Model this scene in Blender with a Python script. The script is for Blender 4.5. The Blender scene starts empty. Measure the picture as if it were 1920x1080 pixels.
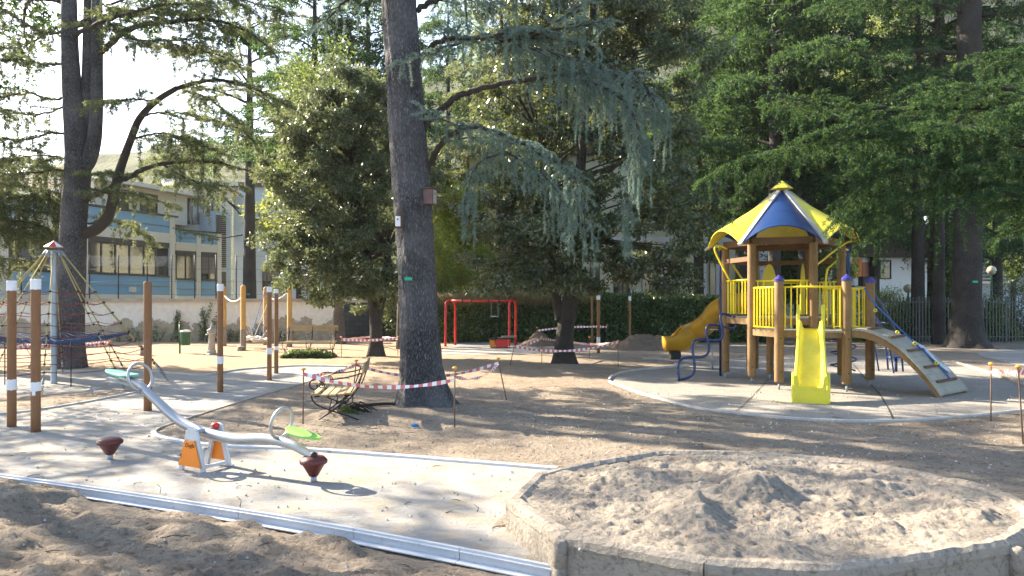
import bpy, math, random
import numpy as np
from mathutils import Vector, Matrix

C = bpy.context.scene.collection
S = bpy.context.scene
random.seed(7)
RNG = np.random.default_rng(11)

# ------------------------------------------------------------ camera, sky, sun, exposure
F, H, HZ = 1387.0, 1.70, 567.0          # focal length and horizon row measured in the 1920 px photo, eye height in metres
cam_d = bpy.data.cameras.new('camera')
cam = bpy.data.objects.new('camera', cam_d); C.objects.link(cam)
cam.location = (0, 0, H); cam.rotation_euler = (math.pi/2, 0, 0)
cam_d.sensor_width = 36; cam_d.lens = F/1920*36; cam_d.shift_y = (HZ-540)/1920
cam_d.clip_start = 0.1; cam_d.clip_end = 5000
S.camera = cam

SUN_EL = math.radians(31)
SUN_AZ = math.atan2(-0.84, 0.54)         # clockwise from +Y (north): the sun stands ahead and to the left
w = bpy.data.worlds.new('World'); S.world = w; w.use_nodes = True
nt = w.node_tree
sky = nt.nodes.new('ShaderNodeTexSky'); sky.sky_type = 'NISHITA'; sky.sun_disc = False
sky.sun_elevation = SUN_EL; sky.sun_rotation = SUN_AZ
sky.air_density = 1.0; sky.dust_density = 1.2; sky.ozone_density = 1.0
bg = nt.nodes['Background']; bg.inputs['Strength'].default_value = 0.095
nt.links.new(sky.outputs[0], bg.inputs['Color'])
sun_d = bpy.data.lights.new('sun', 'SUN'); sun_d.energy = 5.0; sun_d.angle = math.radians(0.5)
sun_d.color = (1.0, 0.87, 0.69)
sun = bpy.data.objects.new('sun', sun_d); C.objects.link(sun)
sd = Vector((math.sin(SUN_AZ)*math.cos(SUN_EL), math.cos(SUN_AZ)*math.cos(SUN_EL), math.sin(SUN_EL)))
sun.rotation_euler = (-sd).to_track_quat('-Z', 'Y').to_euler(); sun.location = (-30, 20, 30)
S.view_settings.view_transform = 'Standard'; S.view_settings.look = 'None'
S.view_settings.exposure = 2.25; S.view_settings.gamma = 1.0
S.view_settings.use_curve_mapping = False
S.cycles.max_bounces = 7; S.cycles.diffuse_bounces = 4; S.cycles.transparent_max_bounces = 8
S.cycles.transmission_bounces = 4; S.cycles.volume_bounces = 1
S.cycles.caustics_reflective = False; S.cycles.caustics_refractive = False
try:
    S.cycles.use_denoising = True
    S.cycles.denoiser = 'OPENIMAGEDENOISE'
except Exception: pass

def G(px, py, z=0.0):                     # the ground point (height z) that the photo shows at px, py
    d = F*(H-z)/(py-HZ); return ((px-960)*d/F, d, z)
def P(px, py, d):                         # the point at px, py that stands d metres ahead
    return ((px-960)*d/F, d, H+(HZ-py)*d/F)

# ------------------------------------------------------------ materials
def new_mat(name):
    m = bpy.data.materials.new(name); m.use_nodes = True
    n = m.node_tree.nodes; b = n['Principled BSDF']; return m, m.node_tree, b
def L(t, a, b): t.links.new(a, b)
def coords(t, scale=(1,1,1), rot=(0,0,0)):
    tc = t.nodes.new('ShaderNodeTexCoord'); mp = t.nodes.new('ShaderNodeMapping')
    mp.inputs['Scale'].default_value = scale; mp.inputs['Rotation'].default_value = rot
    L(t, tc.outputs['Object'], mp.inputs['Vector']); return mp.outputs[0]
def noise(t, vec, scale, detail=6, rough=0.6, dist=0):
    n = t.nodes.new('ShaderNodeTexNoise'); n.inputs['Scale'].default_value = scale
    n.inputs['Detail'].default_value = detail; n.inputs['Roughness'].default_value = rough
    n.inputs['Distortion'].default_value = dist
    L(t, vec, n.inputs['Vector']); return n.outputs['Fac']
def ramp(t, fac, stops):
    r = t.nodes.new('ShaderNodeValToRGB'); e = r.color_ramp.elements
    while len(e) < len(stops): e.new(0.5)
    for i, (p, c) in enumerate(stops):
        e[i].position = p; e[i].color = (c, c, c, 1) if not hasattr(c, '__len__') else (*c, 1)
    L(t, fac, r.inputs['Fac']); return r.outputs['Color']
def mix(t, fac, a, b, mode='MIX'):
    m = t.nodes.new('ShaderNodeMix'); m.data_type = 'RGBA'; m.blend_type = mode
    for s, v in ((m.inputs[0], fac), (m.inputs[6], a), (m.inputs[7], b)):
        if hasattr(v, 'node'): L(t, v, s)
        elif hasattr(v, '__len__'): s.default_value = (*v, 1)
        else: s.default_value = v
    return m.outputs[2]
def bump(t, b, h, strength=0.3, dist=0.02):
    n = t.nodes.new('ShaderNodeBump'); n.inputs['Strength'].default_value = strength
    n.inputs['Distance'].default_value = dist
    L(t, h, n.inputs['Height']); L(t, n.outputs[0], b.inputs['Normal']); return n
def mul(c, k): return tuple(min(1, x*k) for x in c)
def paint(name, col, rough=0.4, metal=0.0, wear=0.25, scale=6, bstr=0.08, dirt=(0.2,0.17,0.13), spec=0.5):
    m, t, b = new_mat(name); v = coords(t)
    f = noise(t, v, scale, 8, 0.65); f2 = noise(t, v, scale*7, 4, 0.6)
    c = mix(t, ramp(t, f, [(0.35, 0.0), (0.75, 1.0)]), col, mul(col, 1-wear*0.6))
    c = mix(t, ramp(t, f2, [(0.58, 0.0), (0.75, wear)]), c, dirt)
    L(t, c, b.inputs['Base Color']); b.inputs['Metallic'].default_value = metal
    r = ramp(t, f, [(0.3, max(0.05, rough-0.08)), (0.7, min(1, rough+0.15))]); L(t, r, b.inputs['Roughness'])
    b.inputs['Specular IOR Level'].default_value = spec
    bump(t, b, f2, bstr, 0.004); return m
def wood(name, c1, c2, axis='z', rough=0.75, scale=1.0):
    m, t, b = new_mat(name)
    sc = {'z': (14,14,1.1), 'x': (1.1,14,14), 'y': (14,1.1,14)}[axis]
    v = coords(t, tuple(s*scale for s in sc)); f = noise(t, v, 2.2, 8, 0.7, 0.6)
    g = noise(t, coords(t), 3, 4, 0.6)
    c = mix(t, ramp(t, f, [(0.3, 0.0), (0.7, 1.0)]), c1, c2)
    c = mix(t, ramp(t, g, [(0.45, 0.0), (0.7, 0.45)]), c, mul(c2, 0.55))
    L(t, c, b.inputs['Base Color']); b.inputs['Roughness'].default_value = rough
    bump(t, b, f, 0.35, 0.006); return m
def leaf_mat(name, cols, trans=0.35, rough=0.45, tcol=None, spec=0.4):
    m, t, b = new_mat(name)
    g = t.nodes.new('ShaderNodeNewGeometry')
    r = g.outputs['Random Per Island']
    c = ramp(t, r, [(i/(max(1, len(cols)-1)), x) for i, x in enumerate(cols)])
    f = noise(t, coords(t), 0.9, 3, 0.5)
    c = mix(t, ramp(t, f, [(0.35, 0.0), (0.7, 0.5)]), c, mul(cols[0], 0.7))
    L(t, c, b.inputs['Base Color']); b.inputs['Roughness'].default_value = rough
    b.inputs['Specular IOR Level'].default_value = spec
    tr = t.nodes.new('ShaderNodeBsdfTranslucent')
    tc = mix(t, 0.5, c, tcol or mul(cols[-1], 1.6)); L(t, tc, tr.inputs['Color'])
    ms = t.nodes.new('ShaderNodeMixShader'); ms.inputs[0].default_value = trans
    out = t.nodes['Material Output']
    L(t, b.outputs[0], ms.inputs[1]); L(t, tr.outputs[0], ms.inputs[2]); L(t, ms.outputs[0], out.inputs['Surface'])
    return m
def bark_mat(name, dark, mid, light, fine=1.0, flake=0.5):
    m, t, b = new_mat(name)
    v = coords(t, (11*fine, 11*fine, 3.5*fine)); vo = t.nodes.new('ShaderNodeTexVoronoi')
    vo.feature = 'DISTANCE_TO_EDGE'; vo.inputs['Scale'].default_value = 2.6
    nz = t.nodes.new('ShaderNodeTexNoise'); nz.inputs['Scale'].default_value = 1.5; L(t, v, nz.inputs['Vector'])
    mv = mix(t, 0.35, v, nz.outputs['Color'], 'ADD'); L(t, mv, vo.inputs['Vector'])
    e = ramp(t, vo.outputs['Distance'], [(0.0, 0.0), (0.22, 1.0)])
    f = noise(t, coords(t, (24, 24, 8)), 2.6*fine, 6, 0.78)
    c = mix(t, ramp(t, f, [(0.38, 0.0), (0.56, 1.0)]), dark, mid)
    c = mix(t, ramp(t, f, [(0.53, 0.0), (0.59, flake)]), c, light)
    c = mix(t, e, mul(dark, 0.55), c)
    p = noise(t, coords(t), 1.3, 5, 0.6); c = mix(t, ramp(t, p, [(0.4, 0.0), (0.7, 0.35)]), c, light)
    L(t, c, b.inputs['Base Color']); b.inputs['Roughness'].default_value = 0.9
    h = mix(t, 0.5, e, f); bump(t, b, h, 0.9, 0.03); return m

M = {}
def dirt_mat(name, a, bb, cc, pebble=0.5, orange=None, bs=1.0):
    m, t, b = new_mat(name); v = coords(t)
    f1 = noise(t, v, 0.35, 6, 0.6); f2 = noise(t, v, 2.3, 9, 0.68); f3 = noise(t, v, 22, 8, 0.7)
    c = mix(t, ramp(t, f2, [(0.32, 0.0), (0.68, 1.0)]), a, bb)
    c = mix(t, ramp(t, f1, [(0.42, 0.0), (0.62, 0.7)]), c, cc)
    c = mix(t, ramp(t, f3, [(0.30, 0.8), (0.5, 0.0)]), c, mul(a, 0.4))
    if orange:
        gg = t.nodes.new('ShaderNodeNewGeometry'); sx = t.nodes.new('ShaderNodeSeparateXYZ'); L(t, gg.outputs['Position'], sx.inputs[0])
        mr = t.nodes.new('ShaderNodeMapRange'); mr.inputs[1].default_value = 12; mr.inputs[2].default_value = 18
        L(t, sx.outputs['Y'], mr.inputs[0])
        mx = t.nodes.new('ShaderNodeMapRange'); mx.inputs[1].default_value = 3; mx.inputs[2].default_value = -3; L(t, sx.outputs['X'], mx.inputs[0])
        mm = t.nodes.new('ShaderNodeMath'); mm.operation = 'MULTIPLY'; L(t, mr.outputs[0], mm.inputs[0]); L(t, mx.outputs[0], mm.inputs[1])
        m2 = t.nodes.new('ShaderNodeMath'); m2.operation = 'MULTIPLY'; L(t, mm.outputs[0], m2.inputs[0])
        L(t, ramp(t, f2, [(0.2, 0.5), (0.7, 1.0)]), m2.inputs[1])
        c = mix(t, m2.outputs[0], c, orange)
    vo = t.nodes.new('ShaderNodeTexVoronoi'); vo.inputs['Scale'].default_value = 34; L(t, v, vo.inputs['Vector'])
    pm = ramp(t, vo.outputs['Distance'], [(0.10, pebble), (0.2, 0.0)])
    sel = ramp(t, vo.outputs['Color'], [(0.72, 0.0), (0.78, 1.0)])
    pmm = mix(t, 1.0, pm, sel, 'MULTIPLY'); c = mix(t, pmm, c, (0.62, 0.6, 0.55))
    L(t, c, b.inputs['Base Color']); b.inputs['Roughness'].default_value = 0.95
    b.inputs['Specular IOR Level'].default_value = 0.15
    h = mix(t, 0.45, f3, f2); bump(t, b, h, 1.0*bs, 0.09); return m
M['dirt'] = dirt_mat('trodden dirt', (0.18,0.146,0.112), (0.38,0.315,0.24), (0.30,0.254,0.202), 0.8, orange=(0.41,0.29,0.19))
M['sand'] = dirt_mat('sandbox sand', (0.24,0.21,0.175), (0.42,0.37,0.305), (0.33,0.295,0.25), 0.35)
def path_mat():
    m, t, b = new_mat('compacted pale screed'); v = coords(t)
    f1 = noise(t, v, 0.5, 6, 0.6); f2 = noise(t, coords(t, (1,1,1)), 3.2, 9, 0.7, 0.5); f3 = noise(t, v, 40, 6, 0.7)
    vs = coords(t, (0.7, 3.2, 1), (0, 0, 0.5)); f4 = noise(t, vs, 4, 8, 0.75, 1.2)
    c = mix(t, ramp(t, f1, [(0.4, 0.0), (0.62, 1.0)]), (0.29,0.285,0.275), (0.36,0.352,0.34))
    c = mix(t, ramp(t, f2, [(0.47, 0.0), (0.62, 0.8)]), c, (0.33,0.275,0.205))
    c = mix(t, ramp(t, f4, [(0.32, 0.85), (0.45, 0.0)]), c, (0.20,0.24,0.225))
    c = mix(t, ramp(t, f3, [(0.3, 0.4), (0.5, 0.0)]), c, (0.25,0.23,0.2))
    L(t, c, b.inputs['Base Color']); b.inputs['Roughness'].default_value = 0.93; b.inputs['Specular IOR Level'].default_value = 0.2
    h = mix(t, 0.5, f4, f2); h = mix(t, 0.25, h, f3); bump(t, b, h, 0.9, 0.07); return m
M['path'] = path_mat()
M['pad'] = dirt_mat('play pad screed', (0.25,0.23,0.205), (0.34,0.315,0.28), (0.30,0.28,0.245), 0.25, bs=0.5)
M['rim'] = dirt_mat('sand crusted concrete', (0.27,0.235,0.195), (0.40,0.35,0.29), (0.34,0.30,0.25), 0.3, bs=0.7)
M['concrete'] = paint('old concrete', (0.42,0.37,0.31), 0.9, wear=0.6, scale=3, bstr=0.6, dirt=(0.16,0.13,0.1))
M['kerb'] = paint('pale kerb', (0.50,0.49,0.46), 0.85, wear=0.5, scale=4, bstr=0.4)
M['alu'] = paint('aluminium strip', (0.56,0.59,0.63), 0.45, metal=0.1, wear=0.25, scale=2, bstr=0.1)
M['steel'] = paint('brushed steel tube', (0.42,0.43,0.45), 0.38, metal=0.75, wear=0.15, scale=3)
M['galv'] = paint('galvanised steel', (0.33,0.375,0.41), 0.5, metal=0.5, wear=0.3)
M['rust'] = paint('rusty bar', (0.17,0.11,0.075), 0.85, metal=0.2, wear=0.5, dirt=(0.26,0.12,0.05))
M['black_iron'] = paint('black iron', (0.02,0.02,0.022), 0.45, metal=0.4, wear=0.3)
M['yellow'] = paint('yellow plastic', (0.78,0.68,0.05), 0.38, wear=0.45, scale=2.5, dirt=(0.45,0.36,0.08))
M['yellow_metal'] = paint('yellow enamel', (0.85,0.68,0.02), 0.35, wear=0.15)
M['tube_yellow'] = paint('ochre plastic tube', (0.52,0.28,0.015), 0.32, wear=0.35, scale=3, dirt=(0.25,0.14,0.03))
M['blue_roof'] = paint('blue roof plastic', (0.004,0.03,0.125), 0.4, wear=0.25, scale=3, dirt=(0.06,0.10,0.2), spec=0.25)
M['blue_metal'] = paint('blue enamel', (0.008,0.032,0.14), 0.3, wear=0.2, dirt=(0.3,0.3,0.3))
M['blue_cap'] = paint('violet blue cap', (0.035,0.03,0.24), 0.4, wear=0.1)
M['net_rope'] = paint('net rope', (0.03,0.075,0.17), 0.8, wear=0.4, scale=20, bstr=0.5)
M['bar_grey'] = paint('railing bar', (0.12,0.135,0.125), 0.6, metal=0.2, wear=0.4)
M['globe'] = paint('cream globe', (0.52,0.47,0.33), 0.4, wear=0.2)
M['blue_rope'] = paint('blue rope', (0.03,0.14,0.42), 0.8, wear=0.3, scale=20, bstr=0.5)
M['red_metal'] = paint('red enamel', (0.60,0.02,0.015), 0.35, wear=0.2)
M['red_rope'] = paint('red rope', (0.20,0.035,0.04), 0.85, wear=0.4, scale=20, bstr=0.5)
M['yellow_rope'] = paint('faded yellow rope', (0.42,0.34,0.12), 0.85, wear=0.4, scale=20, bstr=0.5)
M['white_rope'] = paint('white rope', (0.66,0.63,0.56), 0.85, wear=0.3)
M['maroon'] = paint('maroon rubber', (0.10,0.016,0.014), 0.42, wear=0.3, dirt=(0.35,0.3,0.25))
M['black_rubber'] = paint('black rubber', (0.012,0.012,0.013), 0.6, wear=0.2)
M['mint'] = paint('mint seat', (0.20,0.62,0.42), 0.4, wear=0.15)
M['lime'] = paint('lime seat', (0.26,0.58,0.10), 0.4, wear=0.15)
M['orange'] = paint('orange board', (0.82,0.24,0.015), 0.45, wear=0.15, scale=5, dirt=(0.45,0.2,0.05))
M['white'] = paint('white wrap', (0.78,0.78,0.80), 0.6, wear=0.15)
M['film'] = paint('bunched plastic film', (0.62,0.66,0.74), 0.3, wear=0.1)
M['tape_red'] = paint('tape red', (0.66,0.16,0.16), 0.5, wear=0.1)
M['tape_white'] = paint('tape white', (0.82,0.80,0.80), 0.5, wear=0.08)
M['green_metal'] = paint('dark green enamel', (0.01,0.09,0.045), 0.45, wear=0.3)
M['green_tag'] = paint('green tag', (0.0,0.36,0.20), 0.5, wear=0.05)
M['blue_cloth'] = paint('blue cloth', (0.01,0.16,0.45), 0.9, wear=0.3)
M['stone'] = paint('weathered fountain iron', (0.40,0.385,0.35), 0.7, wear=0.6, dirt=(0.15,0.12,0.1))
M['brown_post'] = wood('brown stained post', (0.28,0.135,0.058), (0.20,0.09,0.038))
M['log'] = wood('honey timber', (0.30,0.185,0.075), (0.17,0.10,0.04))
M['log_dark'] = wood('brown timber', (0.19,0.105,0.045), (0.10,0.055,0.025), 'x')
M['log_grey'] = wood('weathered timber', (0.30,0.25,0.20), (0.20,0.165,0.13))
M['larch'] = wood('yellow larch post', (0.62,0.38,0.12), (0.50,0.28,0.08))
M['plank'] = wood('grey deck plank', (0.40,0.385,0.32), (0.29,0.27,0.215), 'x')
M['plank_pale'] = wood('pale bench slat', (0.42,0.32,0.18), (0.29,0.21,0.115), 'x')
M['cleat'] = wood('brown cleat', (0.17,0.085,0.05), (0.10,0.05,0.03), 'x')
M['bark_cedar'] = bark_mat('cedar bark', (0.028,0.027,0.030), (0.085,0.083,0.090), (0.25,0.255,0.27))
M['bark_dark'] = bark_mat('dark bark', (0.026,0.022,0.02), (0.055,0.048,0.044), (0.11,0.10,0.09), 1.2, 0.3)
M['bark_grey'] = bark_mat('grey bark', (0.09,0.08,0.07), (0.17,0.15,0.13), (0.26,0.235,0.2), 1.3, 0.3)
M['twig'] = bark_mat('twig bark', (0.045,0.035,0.03), (0.08,0.065,0.05), (0.12,0.10,0.08), 3, 0.2)
M['blue_needle'] = leaf_mat('glaucous cedar needles', [(0.08,0.135,0.12),(0.17,0.26,0.23),(0.27,0.37,0.335)], 0.4, 0.6, (0.28,0.38,0.28))
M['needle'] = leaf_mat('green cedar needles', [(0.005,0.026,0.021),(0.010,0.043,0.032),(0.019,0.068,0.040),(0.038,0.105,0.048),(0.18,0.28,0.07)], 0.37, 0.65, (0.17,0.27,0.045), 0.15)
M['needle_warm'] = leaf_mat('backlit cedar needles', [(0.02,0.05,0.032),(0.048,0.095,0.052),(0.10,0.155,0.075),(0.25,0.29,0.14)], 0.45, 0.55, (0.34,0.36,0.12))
M['laurel'] = leaf_mat('holm oak leaves', [(0.02,0.042,0.016),(0.07,0.11,0.04),(0.24,0.28,0.17)], 0.35, 0.30, (0.32,0.36,0.14), 0.45)
M['laurel_dark'] = leaf_mat('dark laurel leaves', [(0.014,0.032,0.020),(0.05,0.085,0.05),(0.19,0.24,0.12)], 0.35, 0.26, (0.34,0.38,0.08), 0.8)
M['far_leaf'] = leaf_mat('far tree leaves', [(0.04,0.08,0.028),(0.09,0.15,0.045),(0.18,0.24,0.07)], 0.4, 0.5, (0.34,0.40,0.08))
M['lime_leaf'] = leaf_mat('yellow green leaves', [(0.10,0.16,0.03),(0.20,0.28,0.05),(0.34,0.38,0.08)], 0.5, 0.5, (0.6,0.62,0.12))
M['ivy'] = leaf_mat('ivy leaves', [(0.014,0.036,0.015),(0.045,0.10,0.034),(0.11,0.18,0.055),(0.27,0.36,0.11)], 0.3, 0.28, (0.30,0.38,0.07), 0.7)
M['shade_and_joint'] = paint('hedge shade and dark joint', (0.028,0.026,0.016), 0.95, wear=0.5)  # near-black: shade painted inside the hedge, also the pad's dark joints
M['litter'] = leaf_mat('fallen leaf litter', [(0.16,0.06,0.025),(0.28,0.12,0.05),(0.12,0.055,0.03)], 0.1, 0.8, (0.3,0.12,0.04))
M['pebble'] = paint('pebble', (0.45,0.42,0.37), 0.8, wear=0.5)

# ------------------------------------------------------------ mesh helpers
ORG = {}
def V(*a): return Vector(a)
class MB:
    def __init__(s): s.v = []; s.f = []; s.m = []; s.smooth = []; s.mi = 0
    def _f(s, f, sm): s.f.append(f); s.m.append(s.mi); s.smooth.append(sm)
    def box(s, c, size, ax=None, bev=0.0):
        ax = ax or (V(1,0,0), V(0,1,0), V(0,0,1)); c = Vector(c); a, b, d = [Vector(x).normalized()*(k/2) for x, k in zip(ax, size)]
        n = len(s.v)
        for i in (-1,1):
            for j in (-1,1):
                for k in (-1,1): s.v.append(c+a*i+b*j+d*k)
        for f in ((0,1,3,2),(4,6,7,5),(0,4,5,1),(2,3,7,6),(0,2,6,4),(1,5,7,3)): s._f(tuple(n+x for x in f), False)
        return s
    def bar(s, p, q, wd, th, up=(0,0,1)):           # a rectangular bar from p to q
        p, q = Vector(p), Vector(q); a = q-p; L_ = a.length; a.normalize(); u = Vector(up)
        sd_ = a.cross(u)
        if sd_.length < 1e-4: sd_ = a.cross(V(1,0,0))
        sd_.normalize(); u = sd_.cross(a); return s.box((p+q)/2, (L_, wd, th), (a, sd_, u))
    def tube(s, pts, r, seg=8, cap=True, smooth=True):
        pts = [Vector(p) for p in pts]; n0 = len(s.v); N = len(pts)
        rs = r if hasattr(r, '__len__') else [r]*N
        prev = None
        for i, p in enumerate(pts):
            t = (pts[min(i+1, N-1)]-pts[max(i-1, 0)])
            if t.length < 1e-9: t = V(0,0,1)
            t.normalize()
            if prev is None:
                a = t.cross(V(0,0,1))
                if a.length < 0.1: a = t.cross(V(0,1,0))
            else: a = prev - t*prev.dot(t)
            if a.length < 1e-6: a = t.cross(V(1,0,0))
            a.normalize(); prev = a; b = t.cross(a)
            for k in range(seg):
                th = 2*math.pi*k/seg; s.v.append(p+(a*math.cos(th)+b*math.sin(th))*rs[i])
        for i in range(N-1):
            for k in range(seg):
                k2 = (k+1) % seg
                s._f((n0+i*seg+k, n0+i*seg+k2, n0+(i+1)*seg+k2, n0+(i+1)*seg+k), smooth)
        if cap:
            s._f(tuple(n0+k for k in range(seg))[::-1], False); s._f(tuple(n0+(N-1)*seg+k for k in range(seg)), False)
        return s
    def ring(s, pts, r, seg=8):                       # closed tube
        pts = [Vector(p) for p in pts]; n0 = len(s.v); N = len(pts); nrm = (pts[1]-pts[0]).cross(pts[N//3]-pts[0]).normalized()
        for i in range(N):
            t = (pts[(i+1) % N]-pts[i-1]).normalized(); a = t.cross(nrm).normalized(); b = t.cross(a)
            for k in range(seg):
                th = 2*math.pi*k/seg; s.v.append(pts[i]+(a*math.cos(th)+b*math.sin(th))*r)
        for i in range(N):
            j = (i+1) % N
            for k in range(seg):
                k2 = (k+1) % seg; s._f((n0+i*seg+k, n0+i*seg+k2, n0+j*seg+k2, n0+j*seg+k), True)
        return s
    def lathe(s, c, prof, seg=16, smooth=True):       # prof: (radius, z) pairs
        c = Vector(c); return s.tube([c+V(0,0,z) for _, z in prof], [max(r, 0.001) for r, _ in prof], seg, True, smooth)
    def prism(s, poly, z0, z1, smooth=False):         # poly of (x, y), vertical extrusion
        n = len(s.v); N = len(poly)
        for z in (z0, z1):
            for x, y in poly: s.v.append(V(x, y, z))
        s._f(tuple(n+i for i in range(N))[::-1], False); s._f(tuple(n+N+i for i in range(N)), False)
        for i in range(N): j = (i+1) % N; s._f((n+i, n+j, n+N+j, n+N+i), smooth)
        return s
    def loft(s, A, B):                                # solid between two equal outlines
        n = len(s.v); N = len(A); s.v += [Vector(p) for p in A]+[Vector(p) for p in B]
        s._f(tuple(n+i for i in range(N))[::-1], False); s._f(tuple(n+N+i for i in range(N)), False)
        for i in range(N): j = (i+1) % N; s._f((n+i, n+j, n+N+j, n+N+i), False)
        return s
    def grid(s, rows, smooth=True, close=False):      # rows of points
        n = len(s.v); R = len(rows); K = len(rows[0])
        for r in rows: s.v += [Vector(p) for p in r]
        for i in range(R-1):
            for k in range(K-1 if not close else K):
                k2 = (k+1) % K; s._f((n+i*K+k, n+i*K+k2, n+(i+1)*K+k2, n+(i+1)*K+k), smooth)
        return s
    def build(s, name, mat, parent=None, label=None, bevel=0.0):
        o_ = Vector(ORG.get(parent.name, (0,0,0))) if parent else V(0,0,0)
        me = bpy.data.meshes.new(name); me.from_pydata([tuple(p-o_) for p in s.v], [], s.f)
        mats = mat if isinstance(mat, (list, tuple)) else [mat]
        for m in mats: me.materials.append(m)
        me.polygons.foreach_set('use_smooth', s.smooth)
        if len(mats) > 1: me.polygons.foreach_set('material_index', s.m)
        me.update()
        ob = bpy.data.objects.new(name, me); C.objects.link(ob)
        if parent: ob.parent = parent; ORG[ob.name] = ORG.get(parent.name, (0,0,0))
        else: ORG[ob.name] = (0,0,0)
        if label: ob['label'] = label
        if bevel:
            bv = ob.modifiers.new('edge', 'BEVEL'); bv.width = bevel; bv.segments = 2; bv.limit_method = 'ANGLE'
        return ob
def tag(o, label, cat, group=None, kind=None):
    if label: o['label'] = label
    if cat: o['category'] = cat
    if group: o['group'] = group
    if kind: o['kind'] = kind
    return o
def thing(name, label, cat, loc=(0,0,0), group=None):
    o = bpy.data.objects.new(name, None); C.objects.link(o); o.location = loc; o.empty_display_size = 0.1
    ORG[o.name] = tuple(loc); return tag(o, label, cat, group)
def np_mesh(name, verts, k, mat, parent=None, smooth=False, mats=None):   # verts: (n*k, 3), faces of k own corners each
    o_ = np.array(ORG.get(parent.name, (0,0,0))) if parent else np.zeros(3)
    me = bpy.data.meshes.new(name); n = len(verts); me.vertices.add(n)
    me.vertices.foreach_set('co', (verts-o_).astype(np.float32).ravel())
    me.loops.add(n); me.loops.foreach_set('vertex_index', np.arange(n, dtype=np.int32))
    me.polygons.add(n//k); me.polygons.foreach_set('loop_start', np.arange(0, n, k, dtype=np.int32))
    me.materials.append(mat); me.update(calc_edges=True)
    ob = bpy.data.objects.new(name, me); C.objects.link(ob)
    if parent: ob.parent = parent
    ORG[ob.name] = tuple(o_); return ob
def unit(a): return a/np.maximum(np.linalg.norm(a, axis=-1, keepdims=True), 1e-9)
def tufts(Pt, D, Ln, W, rng=RNG):                     # one needle-spray triangle per point
    sd_ = unit(np.cross(D, rng.normal(size=Pt.shape))); W = np.asarray(W).reshape(-1, 1); Ln = np.asarray(Ln).reshape(-1, 1)
    out = np.empty((len(Pt), 3, 3)); out[:,0] = Pt-sd_*W/2; out[:,1] = Pt+sd_*W/2; out[:,2] = Pt+D*Ln
    return out.reshape(-1, 3)
def leaves(Pt, D, Ln, W, rng=RNG):                    # one folded diamond leaf per point
    sd_ = unit(np.cross(D, rng.normal(size=Pt.shape))); nn = np.cross(D, sd_)
    W = np.asarray(W).reshape(-1, 1); Ln = np.asarray(Ln).reshape(-1, 1)
    out = np.empty((len(Pt), 4, 3)); mid = Pt+D*Ln*0.45
    out[:,0] = Pt; out[:,1] = mid+sd_*W/2+nn*W*0.15; out[:,2] = Pt+D*Ln; out[:,3] = mid-sd_*W/2+nn*W*0.15
    return out.reshape(-1, 3)
# value noise
_T = np.random.default_rng(5).random((256, 256))
def vnoise(x, y):
    xi = np.floor(x).astype(int); yi = np.floor(y).astype(int); fx = x-xi; fy = y-yi
    fx = fx*fx*(3-2*fx); fy = fy*fy*(3-2*fy)
    g = lambda a, b: _T[a & 255, b & 255]
    return (g(xi, yi)*(1-fx)+g(xi+1, yi)*fx)*(1-fy)+(g(xi, yi+1)*(1-fx)+g(xi+1, yi+1)*fx)*fy
def fbm(x, y, s, o=5, gain=0.5, seed=0):
    r = 0; a = 1; tt = 0
    for i in range(o):
        r = r+a*(vnoise(x*s+17.3*i+seed, y*s-9.1*i+seed*1.7)-0.5); tt += a; a *= gain; s *= 2.03
    return r/tt*2
def sdist(x, y, poly):                                 # signed distance to a polygon, negative inside
    p = np.array(poly); n = len(p); d = np.full(x.shape, 1e9); ins = np.zeros(x.shape, bool)
    for i in range(n):
        a = p[i]; b = p[(i+1) % n]; e = b-a; wx = x-a[0]; wy = y-a[1]
        tt = np.clip((wx*e[0]+wy*e[1])/(e@e+1e-12), 0, 1); d = np.minimum(d, np.hypot(wx-e[0]*tt, wy-e[1]*tt))
        c = (a[1] > y) != (b[1] > y)
        ins ^= c & (x < (b[0]-a[0])*(y-a[1])/(b[1]-a[1]+1e-12)+a[0])
    return np.where(ins, -d, d)
def smooth_line(pts, n=8):                             # Catmull-Rom
    p = [Vector(a) for a in pts]; out = []
    for i in range(len(p)-1):
        a, b, c, d = p[max(i-1, 0)], p[i], p[i+1], p[min(i+2, len(p)-1)]
        for k in range(n):
            t = k/n; out.append(0.5*((2*b)+(c-a)*t+(2*a-5*b+4*c-d)*t*t+(3*b-a-3*c+d)*t**3))
    out.append(p[-1]); return out

# ------------------------------------------------------------ ground, paths, pads
g2 = lambda l: [G(*p)[:2] for p in l]
STRIP = g2([(-420,838),(0,892),(450,958),(760,1012),(1040,1066)])
PATH = g2([(-420,716),(0,706),(100,698),(250,696),(330,701),(385,704),(450,694),(560,687),(650,688),(640,697),(560,722),(480,745),
           (400,770),(310,800),(288,812),(310,823),(370,833),(450,839),(560,843),(700,853),(900,869),(1060,882)])
PATH += [(0.9,5.8),(0.9,4.5)] + STRIP[::-1]
ISLE = [p for p in g2([(-420,762),(0,745),(130,738),(250,730),(262,735),(187,750),(87,767),(0,777),(-420,800)])]
PAD = g2([(1140,712),(1150,706),(1180,697),(1250,688),(1330,679),(1450,671),(1600,668),(1700,671),(1787,679),(1858,701),(1920,724),(1975,745),
          (1960,760),(1920,770),(1800,783),(1700,790),(1600,791),(1500,787),(1400,778),(1300,765),(1200,738),(1145,718)])
SWPAD = g2([(826,663),(830,655),(868,640),(985,640),(1010,652),(1010,663),(900,666)])
FARPATH = g2([(1840,668),(1830,661),(1880,655),(2400,655),(2400,690),(1920,688)])
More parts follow.
